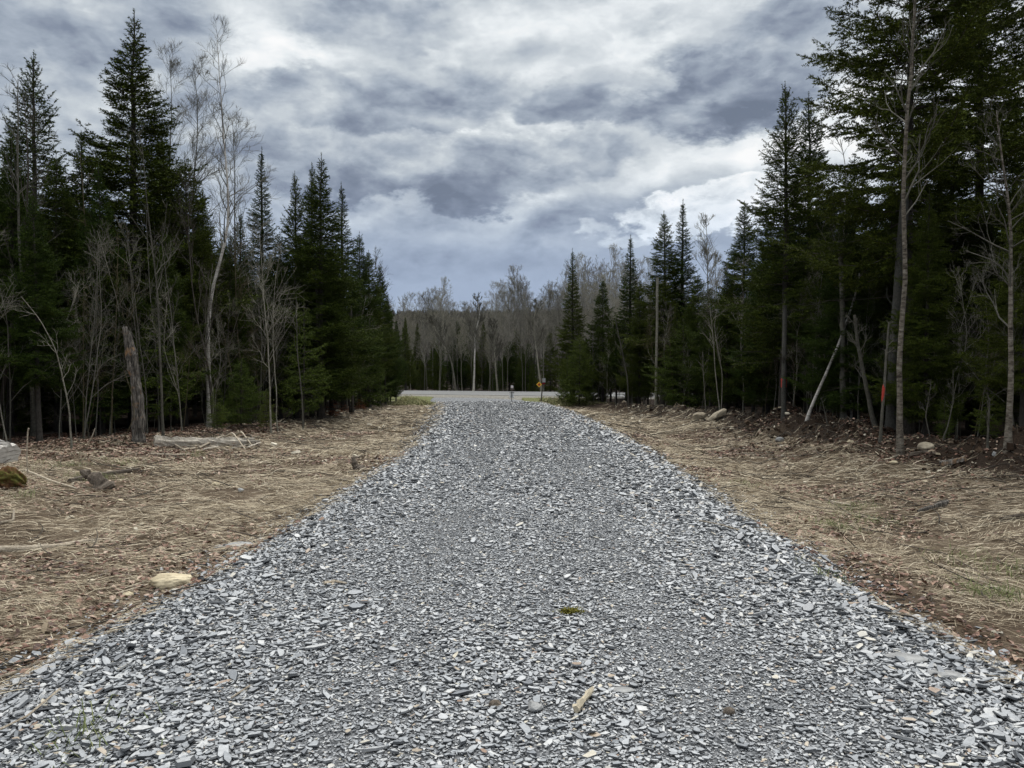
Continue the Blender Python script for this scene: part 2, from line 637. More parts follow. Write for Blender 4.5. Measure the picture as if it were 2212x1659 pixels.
def f_shoulder(kk, b):
    n = kk.noise(ocoord(kk), 8, 7, .75)
    bump(kk, b, n, .6, .02)
    return kk.ramp(n, [(.3, (.10, .09, .075)), (.55, (.20, .19, .165)), (.8, (.32, .31, .28))])


def f_hill(kk, b):
    n = kk.noise(ocoord(kk), .05, 7, .75)
    return kk.ramp(n, [(.35, (.030, .030, .022)), (.5, (.075, .060, .050)), (.68, (.12, .095, .08))])


M_STONE = mat('slate', f_stone, .48, .5)
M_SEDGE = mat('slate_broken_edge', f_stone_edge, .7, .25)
M_GRIT = mat('slate_grit', f_grit, .75, .3)
M_GROUND = mat('ground', f_ground, .95, .15)
M_STRAW = mat('straw', f_island([(0, (.09, .067, .045)), (.4, (.27, .215, .145)), (.75, (.48, .405, .285)), (1, (.68, .60, .45))]), .75, .25)
M_LEAF = mat('dead_leaf', f_island([(0, (.05, .026, .018)), (.45, (.155, .075, .048)), (.8, (.27, .165, .115)), (1, (.42, .32, .24))], 40), .6, .4)
M_CHIP = mat('wood_chip', f_island([(0, (.16, .12, .08)), (.5, (.40, .34, .24)), (1, (.62, .57, .46))]), .8, .2)
M_GRASS = mat('green_grass', f_island([(0, (.06, .08, .025)), (.6, (.12, .145, .045)), (1, (.24, .25, .11))]), .7, .25)
M_DGRASS = mat('roadside_grass', f_island([(0, (.07, .08, .025)), (.5, (.15, .16, .06)), (.8, (.26, .23, .12)), (1, (.36, .31, .18))]), .8, .2)
M_NEED = mat('spruce_needles', f_needles([(.019, .037, .008), (.046, .072, .012), (.076, .086, .013)]), .8, .06)
M_NEEDL = mat('young_fir_needles', f_needles([(.036, .062, .013), (.068, .098, .018), (.095, .11, .02)]), .8, .08)
M_NEEDR = mat('rust_needles', f_island([(0, (.10, .03, .012)), (1, (.32, .11, .04))]), .7, .2)
M_BARK = mat('spruce_bark', f_bark((.018, .016, .013), (.065, .058, .050)), .95, .1)
M_TWIG = mat('dead_twig', f_bark((.028, .024, .020), (.080, .070, .058)), .95, .1)
M_GREY = mat('grey_bark', f_bark((.042, .040, .032), (.138, .130, .106), (6, 6, 5)), .95, .1)
M_FART = mat('far_twigs', f_bark((.075, .070, .060), (.225, .213, .185), (5, 5, 5)), .95, .05)
M_LICH = mat('lichen_bark', f_bark((.030, .029, .025), (.085, .082, .072), (7, 7, 7)), .95, .1)
M_PALE = mat('pale_bark', f_bark((.075, .070, .055), (.25, .235, .19), (5, 5, 6)), .95, .1)
M_OLIVE = mat('olive_bark', f_bark((.035, .030, .018), (.10, .085, .05), (8, 8, 3)), .95, .1)
M_ASPEN = mat('aspen_bark', f_aspen, .95, .1)
M_BIRCH = mat('birch_bark', f_birch, .7, .35)
M_ROT = mat('weathered_wood', f_rot, .9, .2)
M_OLD = mat('bleached_log', f_bark((.18, .15, .12), (.60, .55, .46), (2, 9, 9)), .85, .25)
M_MOSS = mat('mossy_rotten_wood', f_moss, .95, .15)
M_DRY = mat('dry_wood', f_bark((.17, .13, .09), (.42, .37, .29), (14, 14, 14)), .85, .25)
M_DRYB = mat('dark_dry_wood', f_bark((.05, .038, .028), (.17, .14, .11), (14, 14, 14)), .85, .25)
M_SAND = mat('sandstone', f_rock((.30, .24, .15), (.60, .52, .36)), .85, .25)
M_TANR = mat('tan_rock', f_rock((.16, .13, .095), (.44, .38, .28)), .85, .25)
M_GREYR = mat('grey_rock', f_rock((.12, .12, .12), (.34, .34, .33)), .85, .25)
M_SOIL = mat('turned_soil', f_rock((.018, .011, .007), (.060, .036, .022)), .98, .1)
M_ROAD = mat('asphalt', f_road, .95, .08)
M_LINE = mat('road_paint', f_paint, .95, .1)
M_SHLD = mat('road_shoulder', f_shoulder, .9, .2)
M_HILL = mat('hill_woods', f_hill, .95, .1)
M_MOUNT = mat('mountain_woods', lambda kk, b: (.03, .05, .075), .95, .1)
M_RED = mat('red_survey_paint', lambda kk, b: kk.ramp(kk.noise(ocoord(kk), 18, 4, .7), [(.3, (.20, .014, .010)), (.6, (.42, .04, .022))]), .6, .4)
M_BUD = mat('pale_buds', f_island([(0, (.16, .15, .10)), (1, (.38, .36, .25))]), .8, .2)
M_WHITE = mat('white_plate', lambda kk, b: (.72, .72, .70), .5, .4)
M_BLACK = mat('black_print', lambda kk, b: (.02, .02, .02), .5, .4)
M_YEL = mat('yellow_plate', lambda kk, b: (.80, .50, .03), .5, .4)
M_ORA = mat('orange_print', lambda kk, b: (.55, .10, .02), .5, .4)
M_GALV = mat('galvanised', lambda kk, b: kk.ramp(kk.noise(ocoord(kk), 12, 3), [(.3, (.20, .20, .20)), (.7, (.34, .34, .33))]), .55, .5)
M_POST = mat('post_dark', lambda kk, b: (.035, .033, .03), .7, .3)
M_MOSSG = mat('moss_tuft', f_island([(0, (.09, .085, .015)), (1, (.20, .18, .04))]), .9, .1)

# ------------------------------------------------------------------ ground (one sheet out to the horizon)
def spaced(lo, hi, fine_lo, fine_hi, step, growth=1.13):
    mid = list(np.arange(fine_lo, fine_hi, step))
    up = [mid[-1]]; s_ = step
    while up[-1] < hi:
        s_ *= growth; up.append(up[-1] + s_)
    dn = [mid[0]]; s_ = step
    while dn[-1] > lo:
        s_ *= growth; dn.append(dn[-1] - s_)
    return np.array(dn[:0:-1] + mid + up[1:])


def grid_mesh(name, xs, ys, zf, mats, smooth=True):
    X, Y = np.meshgrid(xs, ys)
    Z = zf(X, Y)
    V = np.stack([X, Y, Z], -1).reshape(-1, 3)
    nx, ny = len(xs), len(ys)
    i = np.arange(ny - 1)[:, None] * nx + np.arange(nx - 1)[None, :]
    F = np.stack([i, i + 1, i + nx + 1, i + nx], -1).reshape(-1, 4)
    b = MB(); b.add(V, [F], 0, smooth)
    return b.build(name, mats), X, Y, Z


def full_land(x, y):
    return land_z(x, y) + np.where(np.hypot(x, y) > 120, -0.5, 0)


xs = spaced(-3000, 3000, -13, 12, 0.10)
ys = spaced(-400, 9000, 0, 46, 0.13)
ground, GX, GY, GZ = grid_mesh('ground', xs, ys, lambda x, y: full_land(x, y) - 0.25 * (np.abs(x - drive_c(y)) < drive_hw(y) - 0.25) * (y < 52), [M_GROUND])
tag(ground, kind='structure')
ca = ground.data.attributes.new('zone', 'FLOAT_COLOR', 'POINT')
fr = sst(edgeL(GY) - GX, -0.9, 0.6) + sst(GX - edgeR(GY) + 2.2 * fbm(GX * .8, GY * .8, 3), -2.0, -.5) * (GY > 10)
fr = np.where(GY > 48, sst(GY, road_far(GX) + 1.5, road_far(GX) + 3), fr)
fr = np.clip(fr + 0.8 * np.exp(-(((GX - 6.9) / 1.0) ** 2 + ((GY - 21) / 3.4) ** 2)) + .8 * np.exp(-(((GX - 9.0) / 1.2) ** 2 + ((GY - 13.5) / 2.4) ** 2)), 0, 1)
gr = sst(GY, 41, 42.5) * (1 - fr) * 1.0
straw = np.clip(0.85 + 2.0 * fbm(GX * 0.5 + 3, GY * 0.5, 3), 0, 1)
colr = np.stack([straw, gr, fr, np.ones_like(fr)], -1).astype(np.float32)
ca.data.foreach_set('color', colr.ravel())

# driveway bed
yy = np.concatenate([np.arange(-6, 12, .08), np.arange(12, 52, .16)])
uu = np.linspace(-1, 1, 81)
U, Yg = np.meshgrid(uu, yy)
Xg = drive_c(Yg) + U * (drive_hw(Yg) + 0.75)
Zg = drive_z(Xg, Yg)
Vg = np.stack([Xg, Yg, Zg], -1).reshape(-1, 3)
i = np.arange(len(yy) - 1)[:, None] * 81 + np.arange(80)[None, :]
b = MB(); b.add(Vg, [np.stack([i, i + 1, i + 82, i + 81], -1).reshape(-1, 4)], 0, True)
tag(b.build('driveway', M_GRIT), kind='structure')

# road, its shoulder and its worn edge lines
def strip(name, m_, off0, off1, z, x0=-220, x1=220, drop=False):
    X = np.linspace(x0, x1, 221)
    base = 51.0 + ROAD_S * (X + 5)
    rows = []
    for o_ in ([off0, off0 + .6, off0 + 1.2, off1 - .8, off1] if drop else np.linspace(off0, off1, 5)):
        rows.append(np.stack([X, base + o_, np.full_like(X, z - (.35 if drop and o_ in (off0, off1) else (.06 if drop and o_ == off0 + .6 else 0)))], -1))
    V = np.stack(rows).reshape(-1, 3)
    i = np.arange(4)[:, None] * 221 + np.arange(220)[None, :]
    b = MB(); b.add(V, [np.stack([i, i + 1, i + 222, i + 221], -1).reshape(-1, 4)], 0, True)
    return tag(b.build(name, m_), kind='structure')


strip('road_shoulder', M_SHLD, -1.7, 11.6, 0.075, drop=True)
strip('road', M_ROAD, 0, 10.3, 0.095)
strip('road_edge_line', M_LINE, 0.9, 1.05, 0.100)
strip('road_edge_line', M_LINE, 9.2, 9.35, 0.100)

# far hill and mountain
hx = np.linspace(-1400, 1400, 161); hy = np.linspace(170, 1400, 71)


def hill_z(x, y):
    f = sst(y, 170, 740)
    return -1.2 + f * (51 + 5 * fbm(x / 260, y / 300, 4) + 10 * sst(-x, 60, 700) * 0) + 0 * x


hill, _, _, _ = grid_mesh('hill', hx, hy, hill_z, [M_HILL])
tag(hill, kind='structure')
mx = np.linspace(-4200, 1200, 90); my = np.linspace(7000, 9000, 21)
mount, _, _, _ = grid_mesh('mountain', mx, my, lambda x, y: -5 + 640 * np.exp(-((x + 1560) / 520) ** 2) * np.exp(-((y - 8000) / 600) ** 2) * (1 + .5 * fbm(x / 200, y / 200, 4)) + 560 * np.exp(-((x + 2900) / 800) ** 2) * np.exp(-((y - 8200) / 700) ** 2), [M_MOUNT])
tag(mount, kind='structure')

# ------------------------------------------------------------------ scattered ground cover
rg = np.random.default_rng(5)


def chips(N_, x, y, size, tilt, thick, lift, asp=(1.0, 2.2)):
    """N_ flat six-sided stones as one vert/face set"""
    a = (np.arange(6)[None, :] + rg.uniform(-.38, .38, (N_, 6))) / 6 * 2 * PI
    r = rg.uniform(.62, 1.1, (N_, 6))
    s_ = np.sqrt(rg.uniform(asp[0], asp[1], N_))[:, None]
    lx = np.cos(a) * r * size[:, None] * s_
    ly = np.sin(a) * r * size[:, None] / s_
    th = (size * thick)[:, None]
    topk = 0.86
    L = np.stack([np.stack([lx * topk, ly * topk, np.broadcast_to(th, lx.shape) * rg.uniform(.8, 1.2, lx.shape)], -1), np.stack([lx, ly, -th * .6 + 0 * lx], -1)], 1)  # N,2,6,3
    yaw = rg.uniform(0, 2 * PI, N_)
    tx = rg.normal(0, 1, N_) * tilt; ty = rg.normal(0, 1, N_) * tilt
    cz, sz = np.cos(yaw), np.sin(yaw)
    X, Y, Z = L[..., 0], L[..., 1], L[..., 2]
    c_, s2 = np.cos(tx)[:, None, None], np.sin(tx)[:, None, None]
    Y, Z = Y * c_ - Z * s2, Y * s2 + Z * c_
    c_, s2 = np.cos(ty)[:, None, None], np.sin(ty)[:, None, None]
    X, Z = X * c_ + Z * s2, -X * s2 + Z * c_
    cz = cz[:, None, None]; sz = sz[:, None, None]
    X, Y = X * cz - Y * sz, X * sz + Y * cz
    V = np.stack([X + x[:, None, None], Y + y[:, None, None], Z + lift[:, None, None]], -1).reshape(-1, 3)
    b0 = np.arange(N_)[:, None] * 12
    top = b0 + np.arange(6)[None, :]
    j = np.arange(6); j2 = (j + 1) % 6
    side = np.stack([b0 + 6 + j, b0 + 6 + j2, b0 + j2, b0 + j], -1).reshape(-1, 4)
    return V, [top, side]


gb = MB()
for (y0, y1, n_, med, mn) in ((1.6, 5.5, 100000, .0092, .0045), (5.5, 10, 130000, .0098, .0055), (10, 18, 145000, .0125, .0085), (18, 41.5, 175000, .0185, .012)):
    yv = rg.uniform(y0, y1, n_)
    u = rg.uniform(-1, 1, n_)
    hw = drive_hw(yv)
    xv = drive_c(yv) + u * (hw + .34)
    vis = np.abs(xv) < 0.78 * yv + 1.2
    xv, yv = xv[vis], yv[vis]
    off = np.abs(xv - drive_c(yv))
    track = np.exp(-((off - .82) / .30) ** 2)
    coarse = sst(off, 1.4, 2.5)
    patch = np.clip(1 + .8 * fbm(xv * .8, yv * .5, 3), .8, 1.35)
    sz = med * np.exp(rg.normal(0, .46, len(xv))) * (1 - .24 * track + .38 * coarse * np.where(xv > 0, 1.25, .75)) * patch
    sz = np.clip(sz, mn, .062)
    z = drive_z(xv, yv)
    gz = land_z(xv, yv)
    keep = z > gz - .06
    xv, yv, sz, z, coarse = xv[keep], yv[keep], sz[keep], z[keep], coarse[keep]
    lift = z + rg.uniform(-.1, 1.0, len(xv)) * sz * .62 + .002
    V, F = chips(len(xv), xv, yv, sz, .15 + .13 * coarse, rg.uniform(.10, .24, len(xv)), lift, (1.0, 2.9))
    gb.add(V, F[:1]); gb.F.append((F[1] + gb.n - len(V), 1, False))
n_ = 15000
yv = 1.8 + 39 * rg.random(n_) ** 1.3
sd_ = rg.choice([-1, 1], n_)
xv = drive_c(yv) + sd_ * (drive_hw(yv) + .22 + np.abs(rg.normal(0, .22, n_)))
sz = (.008 + .0004 * yv) * np.exp(rg.normal(.1, .45, n_))
V, F = chips(n_, xv, yv, sz, .35, rg.uniform(.12, .3, n_), top_z(xv, yv) + sz * .25, (1.0, 2.6))
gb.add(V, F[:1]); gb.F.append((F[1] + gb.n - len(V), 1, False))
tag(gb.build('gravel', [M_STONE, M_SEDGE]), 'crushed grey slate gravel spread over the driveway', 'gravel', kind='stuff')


def verge_pts(n_, y0, y1, wl=1.0, into=0.6):
    yv = rg.uniform(y0, y1, n_ * 3)
    side = rg.random(n_ * 3)
    L = edgeL(yv) - into; Rr = edgeR(yv) + into
    c = drive_c(yv); h = drive_hw(yv) - .05
    wL = (c - h) - L; wR = Rr - (c + h)
    t = rg.random(n_ * 3)
    xv = np.where(side < wL / (wL + wR), L + t * wL, c + h + t * wR)
    vis = (np.abs(xv) < 0.74 * yv + 1.5)
    xv, yv = xv[vis][:n_], yv[vis][:n_]
    return xv, yv


def blades(b, x, y, ln, wd, ang, rise, K=4, base=None, curl=.5, m_=0):
    """ribbons lying on or rising from the ground"""
    n_ = len(x)
    t = np.linspace(0, 1, K)
    d = np.stack([np.cos(ang), np.sin(ang)], -1)
    bend = rg.normal(0, curl, n_)
    aa = ang[:, None] + bend[:, None] * t[None, :]
    st = ln[:, None] / (K - 1)
    px_ = x[:, None] + np.cumsum(np.cos(aa) * st, 1) - np.cos(aa[:, :1]) * st
    py_ = y[:, None] + np.cumsum(np.sin(aa) * st, 1) - np.sin(aa[:, :1]) * st
    z0 = base if base is not None else top_z(px_.ravel(), py_.ravel()).reshape(n_, K)
    arch = rise[:, None] * ln[:, None] * (np.sin(t * PI * .8)[None, :])
    pz = z0 + arch + rg.uniform(.003, .03, n_)[:, None]
    nx_, ny_ = -np.sin(aa), np.cos(aa)
    w_ = wd[:, None] * (1 - .75 * t[None, :])
    roll = rg.uniform(-.9, .9, n_)[:, None]
    A = np.stack([px_ + nx_ * w_, py_ + ny_ * w_, pz + roll * w_], -1)
    B = np.stack([px_ - nx_ * w_, py_ - ny_ * w_, pz - roll * w_], -1)
    V = np.stack([A, B], 2).reshape(-1, 3)
    i = (np.arange(n_)[:, None] * K + np.arange(K - 1)[None, :]) * 2
    F = np.stack([i, i + 1, i + 3, i + 2], -1).reshape(-1, 4)
    b.add(V, [F], m_)


def flow(x, y):
    return 0.15 + 3.2 * fbm(x * .55 + 9, y * .55 + 2, 2) + np.where(x > 0, -.25, .15)


sb = MB()
for (y0, y1, n_, l0, w0) in ((2.6, 7, 64000, .12, .0017), (7, 13, 96000, .15, .0024), (13, 22, 80000, .20, .0040), (22, 41, 54000, .28, .0075)):
    xv, yv = verge_pts(n_, y0, y1)
    dens = np.clip(.55 + 2.4 * fbm(xv * .9, yv * .7, 3), .10, 1)
    soilm = np.exp(-(((xv - 6.9) / 1.0) ** 2 + ((yv - 21) / 3.0) ** 2)) + np.exp(-(((xv - 9.0) / 1.2) ** 2 + ((yv - 13.5) / 2.2) ** 2)) + np.where(xv < edgeL(yv) + 1.2, .75, 0) * (yv > 12) + .85 * np.exp(-((np.abs(xv - drive_c(yv)) - drive_hw(yv) - .5) / .38) ** 2) * (yv < 7.5) + np.where(xv > edgeR(yv) - 1.5 + 2.2 * fbm(xv * .8, yv * .8, 3), .8, 0)
    kp = rg.random(len(xv)) < dens * np.clip(1 - soilm, .06, 1)
    xv, yv = xv[kp], yv[kp]
    ang = flow(xv, yv) + rg.normal(0, .55, len(xv)) + PI * rg.integers(0, 2, len(xv))
    blades(sb, xv, yv, l0 * rg.uniform(.4, 1.8, len(xv)), .82 * w0 * rg.uniform(.7, 1.6, len(xv)), ang, np.abs(rg.normal(.04, .09, len(xv))), curl=.35)
tag(sb.build('dry_grass', M_STRAW), 'flattened tan dry grass and straw lying over both verges', 'dry grass', kind='stuff')

# dead leaves
lb = MB()
nL = 84000
xv, yv = verge_pts(nL, 2.8, 24, into=3.0)
mask = np.clip(.30 + 3.2 * fbm(xv * .7 + 30, yv * .7 + 8, 3), 0, 1) + 1.3 * np.exp(-((np.abs(xv - drive_c(yv)) - drive_hw(yv) - .5) / .42) ** 2) * (yv < 7.5) + np.where((xv < edgeL(yv) + 1.2) & (yv > 12), .5, 0)
kp = rg.random(len(xv)) < mask
xv, yv = xv[kp], yv[kp]
n_ = len(xv)
s_ = rg.uniform(.008, .019, n_) * (1 + yv / 26)
a = rg.uniform(0, 2 * PI, n_)
fold = rg.uniform(.15, .9, n_)
e1 = np.stack([np.cos(a), np.sin(a), rg.normal(0, .25, n_)], -1); e2 = np.stack([-np.sin(a), np.cos(a), rg.normal(0, .25, n_)], -1)
C0 = np.stack([xv, yv, top_z(xv, yv) + rg.uniform(.006, .03, n_)], -1)
up = np.array([0, 0, 1.0])
S3 = s_[:, None]
pts = [C0 - e1 * S3 * 1.5, C0 - e2 * S3 - e1 * S3 * .3 + up * (fold * s_)[:, None], C0 - e2 * S3 * .6 + e1 * S3 * .8 + up * (fold * s_)[:, None] * .8, C0 + e1 * S3 * 1.4,
       C0 + e2 * S3 * .7 + e1 * S3 * .7 + up * (fold * s_)[:, None] * .7, C0 + e2 * S3 - e1 * S3 * .4 + up * (fold * s_)[:, None]]
V = np.stack(pts, 1).reshape(-1, 3)
i6 = np.arange(n_)[:, None] * 6
lb.add(V, [i6 + np.array([[0, 1, 2, 3]]), i6 + np.array([[0, 3, 4, 5]])])
tag(lb.build('fallen_leaves', M_LEAF), 'curled brown fallen leaves lying on the verges and by the woods', 'leaves', kind='stuff')

# pale wood chips, bits of stone
cb = MB()
xv, yv = verge_pts(9000, 2.8, 38, into=1.5)
kp = rg.random(len(xv)) < np.clip(.45 + 2.2 * fbm(xv * .8 + 60, yv * .8, 3), .10, 1)
xv, yv = xv[kp], yv[kp]
sz = rg.uniform(.007, .017, len(xv)) * (1 + yv / 14) * np.exp(rg.normal(0, .35, len(xv)))
V, F = chips(len(xv), xv, yv, sz, .3, rg.uniform(.2, .5, len(xv)), top_z(xv, yv) + sz * .3, (1, 3.2))
cb.add(V, F)
tag(cb.build('wood_chips', M_CHIP), 'pale wood chips and pebbles strewn over the straw', 'wood chips', kind='stuff')

# twigs lying about
tb = MB()
xv, yv = verge_pts(2600, 4, 36, into=2.5)
n_ = len(xv)
ang = rg.uniform(0, 2 * PI, n_); ln = rg.uniform(.12, .7, n_) * (1 + yv / 40)
t = np.linspace(-.5, .5, 5)
aa = ang[:, None] + rg.normal(0, .6, n_)[:, None] * t[None]
PX = xv[:, None] + np.cos(aa) * ln[:, None] * t; PY = yv[:, None] + np.sin(aa) * ln[:, None] * t
PZ = top_z(PX, PY) + .012 + np.abs(rg.normal(0, .05, n_))[:, None] * (t + .5)[None] * 1.2
rad = (rg.uniform(.003, .008, n_) * (1 + yv / 25))[:, None] * np.linspace(1, .4, 5)[None]
V, F = tubes(np.stack([PX, PY, PZ], -1), rad, 4)
tb.add(V, [F], 0, True)
tag(tb.build('twigs', M_TWIG), 'thin broken brown twigs littering the verges', 'twigs', kind='stuff')

# clods of turned soil on the banks
kb = MB()
xv = rg.uniform(4.5, 11.5, 26000); yv = rg.uniform(11, 40, 26000)
w_ = np.exp(-(((xv - 7.1) / 1.2) ** 2 + ((yv - 21.5) / 4.2) ** 2)) + .8 * np.exp(-(((xv - 9.0) / 1.2) ** 2 + ((yv - 13.5) / 2.4) ** 2)) + .30 * (np.abs(xv - edgeR(yv) + .2) < .8)
kp = (rg.random(len(xv)) < w_ * .55) & (np.abs(xv) < .7 * yv + 1)
xv, yv = xv[kp], yv[kp]
sz = rg.uniform(.012, .045, len(xv)) * np.exp(rg.normal(0, .3, len(xv)))
V, F = chips(len(xv), xv, yv, sz, .6, rg.uniform(.5, 1.1, len(xv)), top_z(xv, yv) + sz * .2, (1, 1.9))
kb.add(V, F)
M_CLOD = mat('soil_clod', f_island([(0, (.015, .010, .007)), (.6, (.045, .029, .019)), (.92, (.10, .07, .048)), (1, (.34, .28, .2))], 30), .95, .1)
tag(kb.build('soil_clods', M_CLOD), 'dark clods of torn-up earth on the banks by the right wood', 'soil', kind='stuff')

# green shoots and roadside grass
qb = MB()
for (px, py, r_, n_) in ((2150, 1290, .28, 260), (2180, 1245, .3, 120), (1860, 1125, .35, 160), (1800, 1140, .25, 160), (1840, 1100, .35, 130), (205, 1035, .35, 260), (150, 1010, .4, 120), (265, 1005, .35, 120), (420, 985, .3, 90), (1790, 1250, .2, 60), (1610, 1050, .3, 100), (2080, 1215, .4, 120), (190, 1595, .22, 60), (60, 1075, .2, 60)):
    c = gp(px, py)
    x = c.x + rg.normal(0, r_, n_) * .6; y = c.y + rg.normal(0, r_, n_) * .6
    blades(qb, x, y, rg.uniform(.05, .14, n_), rg.uniform(.0018, .0035, n_), rg.uniform(0, 2 * PI, n_), rg.uniform(.3, .8, n_), 3)
tag(qb.build('green_grass', M_GRASS), 'fresh green grass shoots poking through the straw', 'grass', kind='stuff')
rb = MB()
n_ = 36000
x = rg.uniform(-14, 8, n_); y = rg.uniform(41.0, 53, n_)
kp = (y < road_near(x) - 1.3 + .5 * fbm(x, y, 2)) & (np.abs(x - drive_c(y)) > drive_hw(y) + .1 + .10 * (y - 41)) & (x > edgeL(y) + .1) & (x < edgeR(y) + 1)
x, y = x[kp], y[kp]
blades(rb, x, y, rg.uniform(.12, .34, len(x)), rg.uniform(.008, .016, len(x)), rg.uniform(0, 2 * PI, len(x)), rg.uniform(.25, .7, len(x)), 3)
tag(rb.build('roadside_grass', M_DGRASS), 'olive and tan grass in the ditch beside the road', 'grass', kind='stuff')

# ------------------------------------------------------------------ conifers
def conifer(seed, H, Rm, c0, p=.8, dz=.26, nb=5, up0=-.15, up1=.95, needle=.046, step=.0098, tw=.040, gap=0., trunk_r=None, bushy=1.0, dead=14, mats=None, lean=0.0, twl=.62):
    r = np.random.default_rng(seed)
    root = empty('spruce_tree')
    tr = trunk_r or (.0075 * H + .012)
    # trunk
    K = 14
    z = np.linspace(-.25, H, K)
    wob = np.cumsum(r.normal(0, .012, (K, 2)), 0) * (H / 10)
    tx = np.interp(np.arange(K), [0, K - 1], [0, lean]) + wob[:, 0]; ty = wob[:, 1]
    tx[0:2] = tx[1]; tx -= tx[1]; ty -= ty[1]; ty[0] = 0; tx[0] = 0
    rad = tr * (1 - np.clip(z, 0, H) / H) ** .85 + .004
    rad[0] *= 1.35; rad[1] *= 1.1
    b = MB(); V, F = tubes(np.stack([tx, ty, z], -1)[None], rad[None], 10); b.add(V, [F], 0, True)
    b.build('trunk', mats[0], root)
    tip = lambda zz_: np.stack([np.interp(zz_, z, tx), np.interp(zz_, z, ty), zz_], -1)
    # whorls
    zl = []; q = c0
    while q < H - .30:
        zl.append(q)
        t_ = (q - c0) / (H - c0)
        q += dz * (1 - .45 * t_) * r.uniform(.8, 1.2)
    zb, ab = [], []
    for q in zl:
        n_ = nb if r.random() > .3 else nb - 1
        a0 = r.uniform(0, 2 * PI)
        for j in range(n_):
            if r.random() < gap: continue
            zb.append(q + r.uniform(-.06, .06)); ab.append(a0 + j / n_ * 2 * PI + r.normal(0, .18))
    zb = np.clip(np.array(zb), .05, H - .03); ab = np.array(ab)
    t_ = np.clip((zb - c0) / (H - c0), 0, 1)
    clump = 1 + .30 * np.sin(ab * 2 + seed) * (r.random() * .8) + .22 * np.sin(zb * 3.1 + ab * 1.0 + seed)
    L = Rm * ((1 - t_) ** p) * (.50 + .50 * np.minimum(1, t_ / .14)) * r.uniform(.70, 1.10, len(zb)) * clump + .05 + .09 * (1 - t_)
    el_ = up0 + (up1 - up0) * t_ ** 1.2 + r.normal(0, .10, len(zb))
    K = 7
    s_ = np.linspace(0, 1, K)
    st = tip(zb)
    bowl = (.30 * (1 - t_) + .05)
    rr = L[:, None] * s_[None] * np.cos(el_)[:, None]
    zz_ = L[:, None] * (np.tan(el_)[:, None] * s_[None] * .9 - bowl[:, None] * s_[None] * (1 - s_[None]) * 1.6 * (1 - t_)[:, None] + .10 * s_[None] ** 3)
    side = r.normal(0, .05, len(zb))[:, None] * (s_ ** 2)[None] * L[:, None]
    ca_, sa_ = np.cos(ab)[:, None], np.sin(ab)[:, None]
    B = np.stack([st[:, None, 0] + ca_ * rr - sa_ * side, st[:, None, 1] + sa_ * rr + ca_ * side, st[:, None, 2] + zz_], -1)
    br = (.0045 + .0065 * L)[:, None] * (1 - .85 * s_)[None]
    b = MB(); V, F = tubes(B, br, 4); b.add(V, [F], 1, True)
    # twigs
    n_t = np.maximum(2, (L * .88 / tw * bushy).astype(int))
    ib = np.repeat(np.arange(len(L)), n_t)
    off = np.arange(len(ib)) - np.repeat(np.cumsum(n_t) - n_t, n_t)
    s = .12 + .86 * (off + r.uniform(0, 1, len(ib))) / n_t[ib]
    f = s * (K - 1); k0 = np.minimum(f.astype(int), K - 2); ff = (f - k0)[:, None]
    P0 = B[ib, k0] * (1 - ff) + B[ib, k0 + 1] * ff
    T0 = unit(B[ib, k0 + 1] - B[ib, k0])
    hor = unit(np.cross(T0, np.array([0, 0, 1.0])))
    sg = np.where(off % 2 == 0, 1, -1)[:, None]
    ang = r.uniform(.65, 1.05, len(ib))[:, None]
    vert = r.normal(-.10, .30, len(ib))[:, None]
    D = unit(T0 * np.cos(ang) + hor * sg * np.sin(ang) + np.array([0, 0, 1.0]) * vert)
    tl = np.minimum(twl * L[ib] * (1 - s) + .05, .50) * r.uniform(.6, 1.15, len(ib))
    # sub twigs
    big = np.where(tl > .13)[0]
    ns_ = np.clip((tl[big] / .075).astype(int), 1, 5)
    jb = np.repeat(big, ns_)
    q = r.uniform(.2, .9, len(jb))[:, None]
    P1 = P0[jb] + D[jb] * tl[jb][:, None] * q
    h2 = unit(np.cross(D[jb], np.array([0, 0, 1.0])) + r.normal(0, .25, (len(jb), 3)))
    D1 = unit(D[jb] * .75 + h2 * r.choice([-1, 1], len(jb))[:, None] * .75)
    l1 = tl[jb] * (1 - q[:, 0]) * .75 + .03
    # branch outer axis as segments too
    ks = np.arange(2, K - 1)
    P2 = B[:, ks].reshape(-1, 3); D2 = (B[:, ks + 1] - B[:, ks]).reshape(-1, 3); l2 = np.linalg.norm(D2, axis=1); D2 = unit(D2)
    # leader
    zlz = np.linspace(H - .9 * H / 10 - .1, H - .1, 6); P3 = tip(zlz); D3 = np.tile([[0, 0, 1.0]], (6, 1)); l3 = np.full(6, .16)
    P = np.concatenate([P0, P1, P2, P3]); D = np.concatenate([D, D1, D2, D3]); l = np.concatenate([tl, l1, l2, l3])
    n_n = np.maximum(3, (l / step).astype(int))
    ii = np.repeat(np.arange(len(l)), n_n)
    q = r.random(len(ii))
    C = P[ii] + D[ii] * (l[ii] * q)[:, None] - np.array([0, 0, 1.0]) * (.10 * l[ii] * q * q)[:, None]
    rv = unit(np.cross(D[ii], r.normal(0, 1, (len(ii), 3))))
    nd = unit(D[ii] * .75 + rv * .8 + np.array([0, 0, .18]))
    ln = needle * r.uniform(.7, 1.3, len(ii)) * (1 - .35 * q)
    wv = D[ii] * (ln * .26)[:, None] + np.cross(nd, rv) * (ln * .15)[:, None]
    V = np.stack([C - wv, C + wv, C + nd * ln[:, None]], 1).reshape(-1, 3)
    b.add(V, [np.arange(len(ii) * 3).reshape(-1, 3)], 0)
